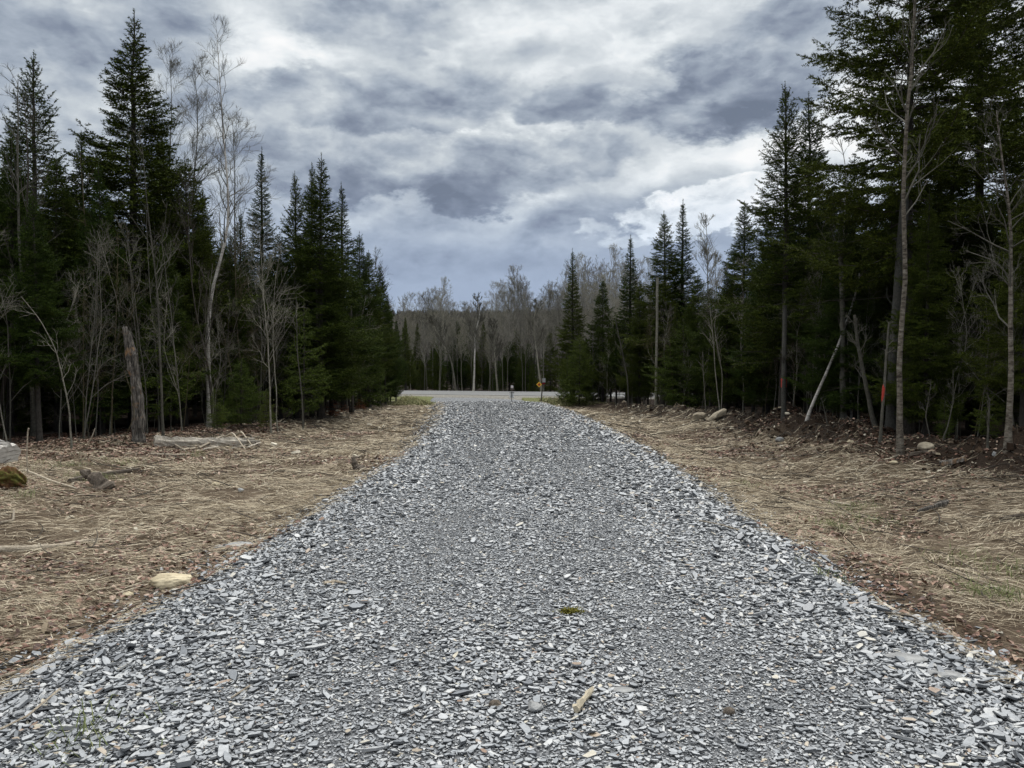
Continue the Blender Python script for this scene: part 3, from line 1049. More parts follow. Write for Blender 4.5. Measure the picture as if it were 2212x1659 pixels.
    # dead lower branches
    if dead:
        zd = r.uniform(.4, c0 + .8, dead); ad = r.uniform(0, 2 * PI, dead); Ld = r.uniform(.25, .9, dead) * (Rm / 1.5)
        sk = np.linspace(0, 1, 5)
        st = tip(zd)
        Pd = np.stack([st[:, None, 0] + np.cos(ad)[:, None] * Ld[:, None] * sk, st[:, None, 1] + np.sin(ad)[:, None] * Ld[:, None] * sk, st[:, None, 2] - .15 * Ld[:, None] * sk + .1 * Ld[:, None] * sk ** 2], -1)
        V, F = tubes(Pd, (.006 + .003 * Ld)[:, None] * (1 - .7 * sk)[None], 4); b.add(V, [F], 1, True)
        js = np.repeat(np.arange(dead), 4); qs = r.uniform(.3, 1, len(js))
        Ps = Pd[js, 0] + (Pd[js, -1] - Pd[js, 0]) * qs[:, None]
        Ds = unit(Pd[js, -1] - Pd[js, 0] + r.normal(0, .4, (len(js), 3))) * (Ld[js] * .4)[:, None]
        Pk = Ps[:, None] + Ds[:, None] * np.linspace(0, 1, 3)[None, :, None]
        V, F = tubes(Pk, np.full((len(js), 3), .0035) * np.array([[1, .8, .4]]), 3); b.add(V, [F], 1, True)
    b.build('crown', [mats[1], M_TWIG], root)
    root['H'] = float(H)
    return root


SP = [M_BARK, M_NEED]
YF = [M_BARK, M_NEEDL]
PROTO = {}
PROTO['A'] = conifer(1, 10, 1.85, 1.2, 1.0, dz=.21, mats=SP)
PROTO['B'] = conifer(2, 10, 1.20, 1.2, 1.12, dz=.18, up0=0, mats=SP, tw=.05)
PROTO['C'] = conifer(3, 10, 1.85, 1.8, .95, dz=.23, up0=.05, up1=1.15, mats=SP, gap=.08, tw=.06)
PROTO['D'] = conifer(4, 10, 1.65, 2.6, .92, dz=.21, up0=-.25, mats=SP, dead=24)
PROTO['G'] = conifer(6, 10, 2.0, 2.2, .85, dz=.24, up0=-.2, mats=SP, gap=.12, dead=26)
PROTO['W'] = conifer(9, 6, 1.75, .15, .75, dz=.24, up0=-.1, up1=.9, mats=SP, dead=6, needle=.06, step=.016, tw=.055)
PROTO['F'] = conifer(5, 14, 3.3, 4.2, .58, dz=.34, nb=6, up0=-.10, up1=.7, mats=SP, gap=.12, needle=.058, step=.0115, tw=.052, dead=30, trunk_r=.15, twl=.55)
PROTO['Y'] = conifer(7, 3, 1.05, .25, .85, dz=.17, up0=.05, up1=.8, mats=YF, dead=6, needle=.036, trunk_r=.024)
PROTO['Z'] = conifer(8, 3, .85, .5, .9, dz=.20, up0=.0, up1=.7, mats=YF, dead=6, gap=.15, needle=.034, trunk_r=.018)
_used = set()


def place(kind, loc, H, wf=1.0, label=None, cat='spruce tree', group=None, rz=None, name=None, tilt=(0, 0)):
    src = PROTO[kind]
    if kind in _used:
        o = copy_tree(src)
    else:
        o = src; _used.add(kind)
    k_ = H / src['H']
    o.location = loc
    o.scale = (k_ * wf, k_ * wf, k_)
    o.rotation_euler = (tilt[0], tilt[1], random.uniform(0, 6.28) if rz is None else rz)
    if name: o.name = name
    for kk_ in ('label', 'category', 'group'):
        if kk_ in o: del o[kk_]
    tag(o, label, cat, group)
    return o


random.seed(3)


def tip_tree(kind, px, py, Y, wf=1.0, label=None, **kw):
    p = at(px, py, Y)
    z = float(land_z(p.x, p.y))
    return place(kind, (p.x, p.y, z), p.z - z, wf * (1.12 if kind in 'YZF' else 1.42), label, **kw)


FEATURED = [
    # kind, tip px, tip py, distance, width, label
    ('C', 77, 112, 22, 1.0, 'tall pale-tipped spruce near the left edge of the photo, first tall tip there'),
    ('A', 285, 22, 23, 1.10, 'tallest dark spruce left of the driveway, its spire highest above the snag'),
    ('C', 178, 285, 24, .95, 'shorter spruce between the two tallest spires on the left'),
    ('D', 15, 285, 19.5, .9, 'dark fir cut off by the left edge of the photo'),
    ('G', 120, 330, 20.5, .9, 'broad spruce low in front of the far left spire'),
    ('A', 215, 345, 20.0, .8, 'spruce filling the wood just left of the tallest spire'),
    ('A', 352, 250, 25, .8, 'spruce close behind the right flank of the tallest left spire'),
    ('G', 395, 330, 23, .9, 'spruce behind the bare birches left of the driveway'),
    ('C', 440, 405, 24, .9, 'sparse spruce behind the leaning birch on the left'),
    ('B', 562, 318, 33, 1.0, 'narrow black columnar fir standing alone against the sky on the left'),
    ('C', 520, 455, 28, .9, 'low sparse spruce left of the narrow columnar fir'),
    ('C', 637, 372, 28.5, .85, 'left one of three close spruce tips beside the driveway'),
    ('C', 672, 352, 28, .75, 'middle one of three close spruce tips beside the driveway'),
    ('A', 692, 332, 27, 1.0, 'right and tallest of three close spruce tips beside the driveway'),
    ('B', 742, 395, 34, 1.1, 'slim spired fir right of the three close tips on the left'),
    ('A', 715, 515, 29, .95, 'shorter full spruce below the slim spired fir'),
    ('G', 775, 500, 36, .8, 'ragged dark fir descending behind the slim spire on the left'),
    ('D', 797, 540, 38, .95, 'fir on the falling edge of the left wood, third from its end'),
    ('D', 818, 572, 40, .9, 'fir on the falling edge of the left wood, second from its end'),
    ('A', 836, 632, 42, .8, 'last dense fir of the left wood, beside the sky gap over the road'),
    ('D', 855, 690, 44, .65, 'small fir at the very end of the left wood'),
    ('G', 605, 500, 27, .9, 'mid-height spruce behind the forked pale sapling'),
    ('B', 1237, 538, 44, 1.05, 'slender spired fir standing first on the right of the road gap'),
    ('Y', 1252, 720, 41.5, 1.0, 'bushy light green young fir in front of the first right spire'),
    ('Y', 1225, 765, 42.5, .8, 'lowest light green fir at the end of the right wood'),
    ('G', 1302, 600, 43, .8, 'ragged fir between the first and second right spires'),
    ('B', 1360, 508, 41, 1.2, 'second spired fir right of the road gap, with wide shoulders'),
    ('A', 1382, 600, 38, .8, 'fir filling the wood under the second right spire'),
    ('D', 1433, 455, 37, .90, 'left one of the twin fir spires on the right'),
    ('B', 1472, 432, 37, 1.20, 'right one of the twin fir spires on the right'),
    ('G', 1505, 590, 34, .9, 'low dark fir right of the twin spires'),
    ('Y', 1478, 690, 33.5, 1.0, 'bright green young fir below the twin spires'),
    ('D', 1604, 437, 31, 1.0, 'dark fir with a blunt tip left of the tall right spires'),
    ('A', 1570, 560, 30, .8, 'shorter fir tucked left of the blunt-tipped fir'),
    ('C', 1695, 180, 24.5, 1.0, 'tall spruce with bare pale leader right of the driveway'),
    ('A', 1750, 200, 27, .90, 'tall dense spruce just right of the bare-leader spruce'),
    ('A', 1660, 470, 27, .9, 'mid-height spruce in front of the tall right pair'),
    ('G', 1850, 330, 26, .9, 'ragged spruce between the tall right pair and the big gappy fir'),
    ('D', 1800, 430, 24, .85, 'spruce behind the leaning white birch on the right'),
    ('F', 1968, -330, 19.5, .95, 'huge gappy fir on the right whose top leaves the photo'),
    ('F', 2120, -150, 22.5, 1.05, 'second huge fir, behind the thin aspen at the right edge'),
    ('G', 2060, 330, 21, 1.1, 'spruce under the two huge firs on the right'),
    ('A', 2240, 200, 19, 1.0, 'dark spruce cut off by the right edge of the photo'),
    ('D', 1925, 400, 22, .9, 'spruce behind the thick grey trunk on the right'),
    ('Z', 2040, 855, 16.5, .8, 'small green fir seedling in shade right of the thick grey trunk'),
    ('Z', 2135, 780, 15.5, .8, 'thin young fir between the bare stems at the right edge'),
    ('Z', 1560, 800, 31, .9, 'small green fir behind the two tan boulders'),
    ('Y', 520, 770, 21.5, 1.0, 'small green fir behind the fallen log on the left'),
    ('Z', 468, 830, 19.8, 1.0, 'low green fir touching the fallen log on the left'),
    ('Z', 575, 840, 21.5, 1.0, 'knee-high spreading fir at the foot of the forked pale sapling'),
    ('Z', 340, 640, 20.0, 1.0, 'thin green fir just right of the grey snag'),
    ('Z', 215, 700, 19.5, 1.1, 'drooping green fir left of the grey snag'),
    ('Z', 655, 640, 24, .8, 'slim young fir left of the bare spruce trunk by the verge'),
    ('Y', 790, 690, 35, 1.0, 'bushy green fir low at the edge of the left wood'),
]
for f in FEATURED:
    kind, px, py, Y, wf, lb_ = f
    yg = kind in 'YZ'
    tip_tree(kind, px, py, Y, wf, lb_, cat='fir tree' if ' fir' in lb_ else 'spruce tree', name='fir_tree' if ' fir' in lb_ else 'spruce_tree')

# trees massed behind the edge of both woods
SKY_L = ([-900, 0, 60, 150, 330, 520, 600, 720, 800, 850, 870, 900], [330, 340, 360, 420, 430, 500, 520, 530, 600, 730, 790, 800])
SKY_R = ([1180, 1240, 1300, 1400, 1550, 1600, 1700, 1850, 1950, 2212, 3200], [800, 740, 690, 650, 620, 590, 470, 440, 420, 380, 350])


def px_of(x, y):
    d = CAM_M.transposed() @ Vector((x, y, 0))
    return CXP + FPX * d.x / -d.z


rr_ = random.Random(21)
for side in (0, 1):
    y = 9.0
    cnt = 0
    while y < 47.5:
        x0 = float(edgeL(y)) - .9 if side == 0 else float(edgeR(y)) + .9
        for j in range(8):
            x = x0 + (-1 if side == 0 else 1) * (j * 2.3 + rr_.uniform(-.7, .7))
            yv_ = y + rr_.uniform(-.8, .8)
            if y < 13 and j > 3: continue
            px = px_of(x, yv_)
            sky_ = np.interp(px, *(SKY_L if side == 0 else SKY_R))
            Hm = (804 - sky_) / FPX * yv_ + 1.6
            Hm = min(Hm, 15) * rr_.uniform(.84, 1.06)
            if Hm < 2.2 or (side == 0 and px > 862) or (side == 1 and px < 1225): continue
            kind = rr_.choice('AADGGC' if Hm > 4.2 else 'AAD')
            if j >= 2 and rr_.random() < .5: kind = 'W'; Hm *= .85
            place(kind, (x, yv_, float(land_z(x, yv_))), Hm, rr_.uniform(1.1, 1.45) * (1.0 if kind != 'W' else .75),
                  'dark spruce massed inside the %s wood behind its edge trees' % ('left' if side == 0 else 'right'), 'spruce tree',
                  'spruces massed inside the %s wood' % ('left' if side == 0 else 'right'), rz=rr_.uniform(0, 6.28), name='spruce_tree', tilt=(rr_.uniform(-.045, .045), rr_.uniform(-.045, .045)))
            cnt += 1
        y += 2.9
    for j in range(13):
        x = (float(edgeL(46)) - 1.2 if side == 0 else float(edgeR(46)) + 1.0) + (-1 if side == 0 else 1) * j * 2.0
        yv_ = 46.2 + rr_.uniform(-.9, .9)
        if side == 1: yv_ = min(yv_, float(road_near(x)) - 3.0)
        place('W', (x, yv_, float(land_z(x, yv_))), rr_.uniform(3.0, 4.6), 1.0, 'low bushy spruce in the row between the %s wood and the road' % ('left' if side == 0 else 'right'), 'spruce tree', 'low spruces closing the %s wood' % ('left' if side == 0 else 'right'), rz=rr_.uniform(0, 6.28), name='spruce_tree')
    print('massed', side, cnt)

# ------------------------------------------------------------------ bare broadleaved trees
def limb(r, p, d, L, rad, K=5, wand=.16, upt=.10):
    pts = [p]; d = d / np.linalg.norm(d)
    for _ in range(K - 1):
        d = d + r.normal(0, wand, 3) + np.array([0, 0, upt])
        d = d / np.linalg.norm(d)
        pts.append(pts[-1] + d * L / (K - 1))
    return np.array(pts), np.linspace(rad, rad * .35, K)


def perp_dir(r, d, ang):
    v = np.cross(d, r.normal(0, 1, 3)); v /= np.linalg.norm(v) + 1e-9
    return d * math.cos(ang) + v * math.sin(ang)


def bare(name, seed, path, r0, r1, n1, b0=.35, L1=.25, ang=(.5, .95), n2=6, n3=4, bark=None, twig=None, upt=.12, rmin=.004, buds=0, wand=.16, K1=5, Lpow=.6, ns=9):
    """trunk along path (list of xyz from the base), n1 main limbs starting above share b0 of it"""
    r = np.random.default_rng(seed)
    root = empty(name)
    path = np.array(path, float)
    H = path[-1, 2]
    seg = np.linalg.norm(np.diff(path, axis=0), axis=1); cum = np.concatenate([[0], np.cumsum(seg)]); tot = cum[-1]
    K = 20
    s = np.linspace(0, tot, K)
    P = np.stack([np.interp(s, cum, path[:, i]) for i in range(3)], -1)
    P[1:-1] = (P[:-2] + 2 * P[1:-1] + P[2:]) / 4
    P[1:] += np.cumsum(r.normal(0, .006, (K - 1, 3)), 0) * np.array([1, 1, .1]) * (H / 6)
    r0 *= .74; r1 *= .8
    rad = r0 + (r1 - r0) * (s / tot) ** .9
    rad[0] *= 1.45; rad[1] *= 1.1
    P[0, 2] -= .12
    b = MB(); V, F = tubes(P[None], rad[None], ns); b.add(V, [F], 0, True)
    ch = []
    TP = []
    for _ in range(n1):
        q = b0 + (1 - b0) * r.random() ** .8
        f = q * (K - 1); k0 = min(int(f), K - 2); ff = f - k0
        p = P[k0] * (1 - ff) + P[k0 + 1] * ff
        d = P[k0 + 1] - P[k0]; d /= np.linalg.norm(d)
        Lb = tot * L1 * (1.12 - q) ** Lpow * r.uniform(.6, 1.25)
        rb_ = max(rmin * 1.5, min(rad[k0] * .55, .012 + Lb * .010))
        pts, rr0 = limb(r, p, perp_dir(r, d, r.uniform(*ang)), Lb, rb_, K1, wand, upt)
        ch.append((pts, rr0))
        for __ in range(n2):
            q2 = r.uniform(.2, 1); f = q2 * (K1 - 1); k1 = min(int(f), K1 - 2)
            p2 = pts[k1] + (pts[k1 + 1] - pts[k1]) * (f - k1)
            d2 = pts[k1 + 1] - pts[k1]; d2 /= np.linalg.norm(d2)
            L2 = Lb * (1.15 - q2) * r.uniform(.35, .7) + .06
            pts2, rr2 = limb(r, p2, perp_dir(r, d2, r.uniform(.4, .9)), L2, max(rmin, rr0[k1] * .5), K1, wand, upt)
            ch.append((pts2, rr2))
            for ___ in range(n3):
                q3 = r.uniform(.2, 1); f = q3 * (K1 - 1); k2 = min(int(f), K1 - 2)
                p3 = pts2[k2] + (pts2[k2 + 1] - pts2[k2]) * (f - k2)
                d3 = pts2[k2 + 1] - pts2[k2]; d3 /= np.linalg.norm(d3)
                pts3, rr3 = limb(r, p3, perp_dir(r, d3, r.uniform(.4, .9)), L2 * r.uniform(.3, .6) + .04, rmin, K1, wand, upt)
                rr3 = rr3 * .8
                ch.append((pts3, rr3))
                TP.append(pts3[-1]); TP.append(pts3[-3])
    if ch:
        if n1 > 9:
            b.build('trunk', bark, root); b = MB()
        V, F = tubes(np.stack([c[0] for c in ch]), np.stack([c[1] for c in ch]), 4); b.add(V, [F], 0, True)
        if buds and TP:
            T_ = np.array(TP); T_ = np.repeat(T_, buds, 0) + r.normal(0, .05, (len(T_) * buds, 3))
            o_ = r.normal(0, .022, (len(T_), 3, 3))
            b.add((T_[:, None] + o_).reshape(-1, 3), [np.arange(len(T_) * 3).reshape(-1, 3)], 1)
        b.build('branches' if n1 > 9 else 'trunk', [twig or bark, M_BUD] if n1 > 9 else bark, root)
    root['H'] = float(H)
    return root


def path_from(pts, Y, lean=0.0):
    """trunk path from points read off the photo at distance Y; base first"""
    base = gp(*pts[0]) if Y is None else None
    if base is None:
        q = at(pts[0][0], pts[0][1], Y); base = Vector((q.x, q.y, float(top_z(q.x, q.y))))
    Yb = base.y
    out = [(0, 0, 0)]
    for i, (px, py) in enumerate(pts[1:]):
        q = at(px, py, Yb + lean * (i + 1))
        out.append((q.x - base.x, q.y - base.y, q.z - base.z))
    return base, out


BARE = [
    # name, label, pts, Y, r0, r1, kwargs
    ('bare_tree', 'crooked grey bare tree nearest the left edge of the photo', [(75, 955), (62, 700), (40, 560), (38, 380), (36, 170)], 19, .085, .012, dict(n1=22, b0=.25, L1=.20, n2=5, n3=3, bark=M_GREY, upt=.08)),
    ('bare_tree', 'dark slanting bare tree left of the crooked grey one', [(-12, 900), (28, 700), (60, 560), (64, 330), (52, 210)], 17.5, .07, .010, dict(n1=14, b0=.4, L1=.18, n2=4, n3=3, bark=M_TWIG, upt=.2)),
    ('bare_sapling', 'pale bent sapling arching over left of the grey snag', [(155, 970), (148, 880), (120, 760), (85, 690), (45, 640)], None, .028, .006, dict(n1=8, b0=.3, L1=.22, n2=3, n3=1, bark=M_PALE)),
    ('bare_sapling', 'slim upright sapling just left of the grey snag', [(222, 955), (212, 850), (200, 700), (190, 560), (178, 430), (172, 330)], 20, .045, .007, dict(n1=12, b0=.3, L1=.16, n2=3, n3=2, bark=M_OLIVE)),
    ('bare_tree', 'tall thin grey sapling right of the snag, kinked at half height', [(353, 965), (345, 800), (338, 640), (322, 520), (310, 430), (306, 350), (296, 290)], 17.8, .045, .006, dict(n1=12, b0=.42, L1=.24, n2=3, n3=2, bark=M_GREY, upt=.14)),
    ('bare_sapling', 'second thin sapling close behind the kinked grey one', [(344, 945), (337, 760), (322, 600), (318, 460)], 20, .030, .006, dict(n1=8, b0=.5, L1=.2, n2=3, n3=1, bark=M_GREY)),
    ('birch_tree', 'leaning paper birch with peeling white bark left of the driveway', [(452, 925), (448, 780), (450, 660), (470, 580), (492, 500), (494, 420), (480, 250), (470, 78)], 22, .095, .006, dict(n1=30, b0=.45, L1=.17, n2=6, n3=4, bark=M_BIRCH, twig=M_GREY, upt=.09, rmin=.0035)),
    ('bare_tree', 'fine-twigged birch rising beside the tallest left spire', [(352, 930), (362, 700), (360, 430), (366, 260), (362, 118)], 30, .08, .008, dict(n1=40, b0=.52, L1=.20, n2=8, n3=6, bark=M_GREY, upt=.09, rmin=.0045)),
    ('bare_tree', 'fine-twigged birch between the tallest left spire and the leaning birch', [(420, 930), (422, 700), (412, 420), (425, 280), (416, 142)], 28, .08, .008, dict(n1=40, b0=.48, L1=.20, n2=8, n3=6, bark=M_GREY, upt=.09, rmin=.0045)),
    ('bare_tree', 'bare tree with many fine twigs right of the leaning birch', [(520, 900), (515, 700), (505, 500), (508, 380), (500, 260)], 25, .07, .008, dict(n1=34, b0=.4, L1=.24, n2=7, n3=6, bark=M_GREY, upt=.09, rmin=.004)),
    ('bare_tree', 'dark many-stemmed bush-like tree in front of the leaning birch', [(462, 900), (450, 790), (420, 660), (405, 500), (412, 420)], 21, .05, .008, dict(n1=16, b0=.15, L1=.35, n2=5, n3=3, bark=M_TWIG, upt=.22, ang=(.25, .6))),
    ('bare_tree', 'olive-barked bare tree left of the forked pale sapling', [(528, 885), (520, 780), (512, 690), (510, 600), (505, 520)], 24, .065, .010, dict(n1=16, b0=.35, L1=.26, n2=6, n3=4, bark=M_OLIVE, upt=.14)),
    ('bare_sapling', 'forked pale sapling with spreading crown beside the left verge', [(586, 938), (583, 840), (580, 740), (572, 660), (565, 560), (560, 500)], None, .036, .006, dict(n1=20, b0=.28, L1=.34, n2=6, n3=4, bark=M_PALE, ang=(.5, .9), upt=.08)),
    ('bare_sapling', 'right stem beside the forked pale sapling, curved at its foot', [(602, 935), (596, 915), (597, 860), (588, 740), (590, 640), (600, 560)], None, .026, .005, dict(n1=12, b0=.4, L1=.3, n2=4, n3=3, bark=M_PALE)),
    ('bare_sapling', 'thin grey stem right of the forked pale sapling', [(655, 922), (652, 850), (642, 760), (640, 640)], 23, .035, .008, dict(n1=8, b0=.3, L1=.2, n2=3, n3=2, bark=M_GREY)),
    ('bare_trunk_tree', 'bare straight grey trunk under the three close spruce tips', [(690, 905), (688, 760), (684, 600)], 27, .075, .05, dict(n1=14, b0=.1, L1=.18, n2=3, n3=2, bark=M_GREY)),
    ('bare_trunk_tree', 'dark straight trunk at the verge right of the three close tips', [(762, 888), (760, 780), (758, 660)], 31, .08, .05, dict(n1=10, b0=.1, L1=.16, n2=3, n3=1, bark=M_BARK)),
    ('bare_sapling', 'leaning dark stem between the two straight left trunks', [(757, 845), (745, 790), (738, 740)], 31, .06, .03, dict(n1=4, b0=.2, L1=.2, n2=2, n3=1, bark=M_BARK)),
    ('bare_trunk_tree', 'dark trunk near the end of the left wood', [(833, 868), (832, 790), (826, 700)], 40.5, .08, .05, dict(n1=8, b0=.1, L1=.16, n2=2, n3=1, bark=M_BARK)),
    ('bare_tree', 'bare tree fanning curved twigs past the end of the left wood', [(838, 860), (832, 760), (822, 660), (812, 560)], 44, .06, .012, dict(n1=34, b0=.45, L1=.30, n2=4, n3=3, bark=M_GREY, upt=.10, rmin=.008, ang=(.3, .8))),
    ('bare_sapling', 'thin pale stem right of the left wood against the road', [(866, 862), (867, 800), (868, 740)], 44.5, .022, .01, dict(n1=6, b0=.3, L1=.2, n2=2, n3=1, bark=M_PALE, rmin=.006)),
    # right wood
    ('broken_birch', 'pale straight trunk with broken top in front of the twin spires', [(1417, 880), (1419, 760), (1421, 640), (1422, 600)], 34.5, .085, .065, dict(n1=6, b0=.2, L1=.05, n2=1, n3=0, bark=M_PALE, rmin=.008)),
    ('bare_sapling', 'dark slanting stem left of the broken pale trunk', [(1358, 870), (1356, 820), (1340, 740), (1330, 690)], 37, .05, .02, dict(n1=8, b0=.3, L1=.25, n2=3, n3=1, bark=M_GREY, rmin=.006)),
    ('bare_sapling', 'thin pale sapling leaning left behind the tan boulders', [(1556, 880), (1545, 800), (1540, 720), (1530, 640)], 29, .035, .01, dict(n1=8, b0=.3, L1=.2, n2=3, n3=1, bark=M_PALE, rmin=.006)),
    ('bare_sapling', 'pale stick-like sapling left of the tan boulders', [(1525, 868), (1520, 810), (1518, 760)], 29, .028, .012, dict(n1=4, b0=.3, L1=.2, n2=2, n3=1, bark=M_PALE, rmin=.006)),
    ('bare_sapling', 'forked pale sapling right of the tan boulders', [(1605, 885), (1608, 830), (1600, 740), (1608, 640), (1600, 560)], 28, .035, .01, dict(n1=16, b0=.4, L1=.25, n2=4, n3=3, bark=M_PALE, rmin=.005)),
    ('bare_sapling', 'thin straight stem just left of the red-marked spruce trunk', [(1654, 890), (1652, 800), (1655, 700)], 27, .03, .012, dict(n1=6, b0=.3, L1=.15, n2=2, n3=1, bark=M_GREY)),
    ('bare_tree', 'bare poplar behind the gap right of the twin spires', [(1530, 860), (1532, 700), (1528, 580), (1525, 475)], 44, .09, .012, dict(n1=34, b0=.5, L1=.22, n2=6, n3=4, bark=M_PALE, upt=.18, rmin=.009)),
    ('bare_tree', 'second bare poplar behind the gap right of the twin spires', [(1552, 860), (1548, 700), (1545, 560)], 47, .09, .012, dict(n1=30, b0=.5, L1=.22, n2=6, n3=4, bark=M_PALE, upt=.18, rmin=.009)),
    ('birch_tree', 'white birch leaning hard to the right beside the red-marked trunk', [(1740, 932), (1752, 880), (1778, 820), (1808, 750), (1826, 700), (1845, 650), (1858, 590)], 20.5, .058, .026, dict(n1=12, b0=.6, L1=.22, n2=4, n3=3, bark=M_BIRCH, twig=M_GREY)),
    ('birch_tree', 'upright thin white birch crossing the hard-leaning one', [(1840, 905), (1836, 800), (1828, 700), (1822, 560), (1828, 470), (1830, 360), (1815, 300)], 21, .045, .010, dict(n1=18, b0=.45, L1=.2, n2=4, n3=3, bark=M_BIRCH, twig=M_GREY)),
    ('bare_trunk_tree', 'dark grey trunk left of the upright thin birch', [(1823, 942), (1821, 800), (1818, 640), (1812, 520)], 20.5, .11, .07, dict(n1=14, b0=.1, L1=.16, n2=3, n3=2, bark=M_GREY)),
    ('bare_tree', 'grey trunk slanting down to the right of the crossing birches', [(1893, 958), (1884, 900), (1868, 820), (1852, 740), (1846, 680)], 18.5, .085, .04, dict(n1=10, b0=.35, L1=.3, n2=4, n3=3, bark=M_GREY)),
    ('bare_sapling', 'thin bare sapling standing under the hard-leaning birch', [(1788, 938), (1782, 890), (1774, 858)], 20.3, .022, .008, dict(n1=4, b0=.3, L1=.2, n2=2, n3=1, bark=M_GREY)),
    ('bare_sapling', 'thin stem with an orange-red paint band left of the thick grey trunk', [(1901, 965), (1906, 880), (1914, 780), (1920, 700)], 17.0, .050, .025, dict(n1=6, b0=.5, L1=.2, n2=2, n3=2, bark=M_GREY)),
    ('bare_trunk_tree', 'thick grey lichen-spotted trunk on the right', [(1927, 955), (1930, 860), (1936, 700), (1945, 520), (1955, 300)], 18.4, .20, .10, dict(n1=10, b0=.3, L1=.10, n2=3, n3=2, bark=M_LICH, ns=14)),
    ('aspen_tree', 'tall kinked aspen in front of the thick grey trunk, its top out of view', [(1945, 985), (1940, 880), (1944, 740), (1953, 640), (1960, 590), (1952, 520), (1948, 420), (1954, 230), (1968, 90), (1975, -60), (1972, -220)], 15.6, .078, .022, dict(n1=30, b0=.38, L1=.16, n2=5, n3=3, bark=M_ASPEN, twig=M_GREY, upt=.10, ns=12, ang=(.5, 1.1))),
    ('bare_tree', 'pale bare tree with rising limbs near the right edge of the photo', [(2176, 1012), (2182, 860), (2184, 700), (2186, 560), (2176, 420), (2160, 320), (2150, 240)], 13.4, .075, .010, dict(n1=20, b0=.30, L1=.26, n2=5, n3=4, bark=M_ASPEN, twig=M_GREY, upt=.10, ang=(.5, 1.0))),
    ('bare_sapling', 'straight thin stem left of the pale bare tree at the right edge', [(2133, 1008), (2134, 940), (2138, 860)], 14, .028, .015, dict(n1=6, b0=.4, L1=.25, n2=2, n3=2, bark=M_GREY)),
    ('bare_sapling', 'thin bent sapling between the aspen and the right edge', [(2035, 985), (2048, 920), (2060, 860), (2058, 800)], 16, .02, .008, dict(n1=8, b0=.3, L1=.25, n2=3, n3=2, bark=M_GREY)),
    ('bare_sapling', 'slender sapling right of the aspen in the shade', [(2010, 985), (2000, 900), (2012, 830)], 16.5, .018, .008, dict(n1=6, b0=.3, L1=.25, n2=3, n3=2, bark=M_GREY)),
    ('bare_tree', 'fine bare twigs against the sky at the top right corner', [(2205, 900), (2200, 500), (2195, 200), (2190, 20)], 24, .07, .01, dict(n1=30, b0=.6, L1=.16, n2=6, n3=4, bark=M_GREY, rmin=.005)),
]
BOBJ = {}
for i, (nm, lb_, pts, Y, r0, r1, kw) in enumerate(BARE):
    base, path = path_from(pts, Y)
    o = bare(nm, 100 + i, path, r0, r1, **kw)
    o.location = base
    cat = 'birch tree' if 'birch' in nm else ('aspen tree' if 'aspen' in nm else ('sapling' if 'sapling' in nm else 'bare tree'))
    tag(o, lb_, cat)
    BOBJ[lb_] = (o, path, base, r0)


def paint_band(tree, path, z0, z1, rad, m_=None):
    p = np.array(path)
    zz_ = np.linspace(z0, z1, 6)
    P = np.stack([np.interp(zz_, p[:, 2], p[:, 0]), np.interp(zz_, p[:, 2], p[:, 1]), zz_], -1)
    b = MB(); V, F = tubes(P[None], (rad * .78 * np.array([.6, 1, 1.02, 1.0, 1.02, .7]))[None], 10); b.add(V, [F], 0, True)
    o = b.build('paint_mark', m_ or M_RED, tree)
    o['label'] = 'red survey paint band round the trunk'


for lb_, (o, path, base, r0) in BOBJ.items():
    if 'orange-red paint' in lb_:
        paint_band(o, path, .88, 1.28, .045)
# the red-marked straight trunk carries the tall pale-leader spruce
base, path = path_from([(1693, 925), (1693, 800), (1694, 660)], 22.0)
o = bare('marked_trunk_tree', 300, path, .100, .075, 12, .15, .14, n2=3, n3=1, bark=M_LICH, twig=M_TWIG, ns=12)
o.location = base
tag(o, 'straight grey trunk with a dark red paint mark right of the boulders', 'bare tree')
paint_band(o, path, .90, 1.28, .099)

# saplings and dead poles in the gloom of the woods: one of each kind, then copies
SAPS = []
for q in range(5):
    H = 5.5
    r = random.Random(q)
    pth = [(0, 0, 0), (r.uniform(-.15, .15), 0, 1.5), (r.uniform(-.3, .3), r.uniform(-.2, .2), 3.4), (r.uniform(-.5, .5), 0, H)]
    SAPS.append(bare('bare_sapling', 400 + q, pth, .030, .008, 15, .16, .34, n2=5, n3=3, rmin=.0045, upt=.10, wand=.2, bark=[M_GREY, M_PALE, M_PALE, M_GREY, M_OLIVE][q]))
rs = random.Random(4)
first = set()
for side in (0, 1):
    for q in range(128 if side == 0 else 88):
        y = rs.uniform(14.5, 44) if side == 0 else rs.uniform(14, 44)
        x = float(edgeL(y)) - rs.uniform(-.1, 2.2) if side == 0 else float(edgeR(y)) + rs.uniform(-.1, 2.6)
        v = rs.randrange(5)
        o = SAPS[v] if v not in first else copy_tree(SAPS[v])
        first.add(v)
        s_ = rs.uniform(.35, .95)
        o.location = (x, y, float(land_z(x, y)))
        o.scale = (s_ * .9, s_ * .9, s_)
        o.rotation_euler = (rs.uniform(-.12, .12), rs.uniform(-.12, .12), rs.uniform(0, 6.28))
        tag(o, 'thin bare sapling among many along the foot of the %s wood' % ('left' if side == 0 else 'right'), 'sapling', 'thin saplings along the %s wood' % ('left' if side == 0 else 'right'))

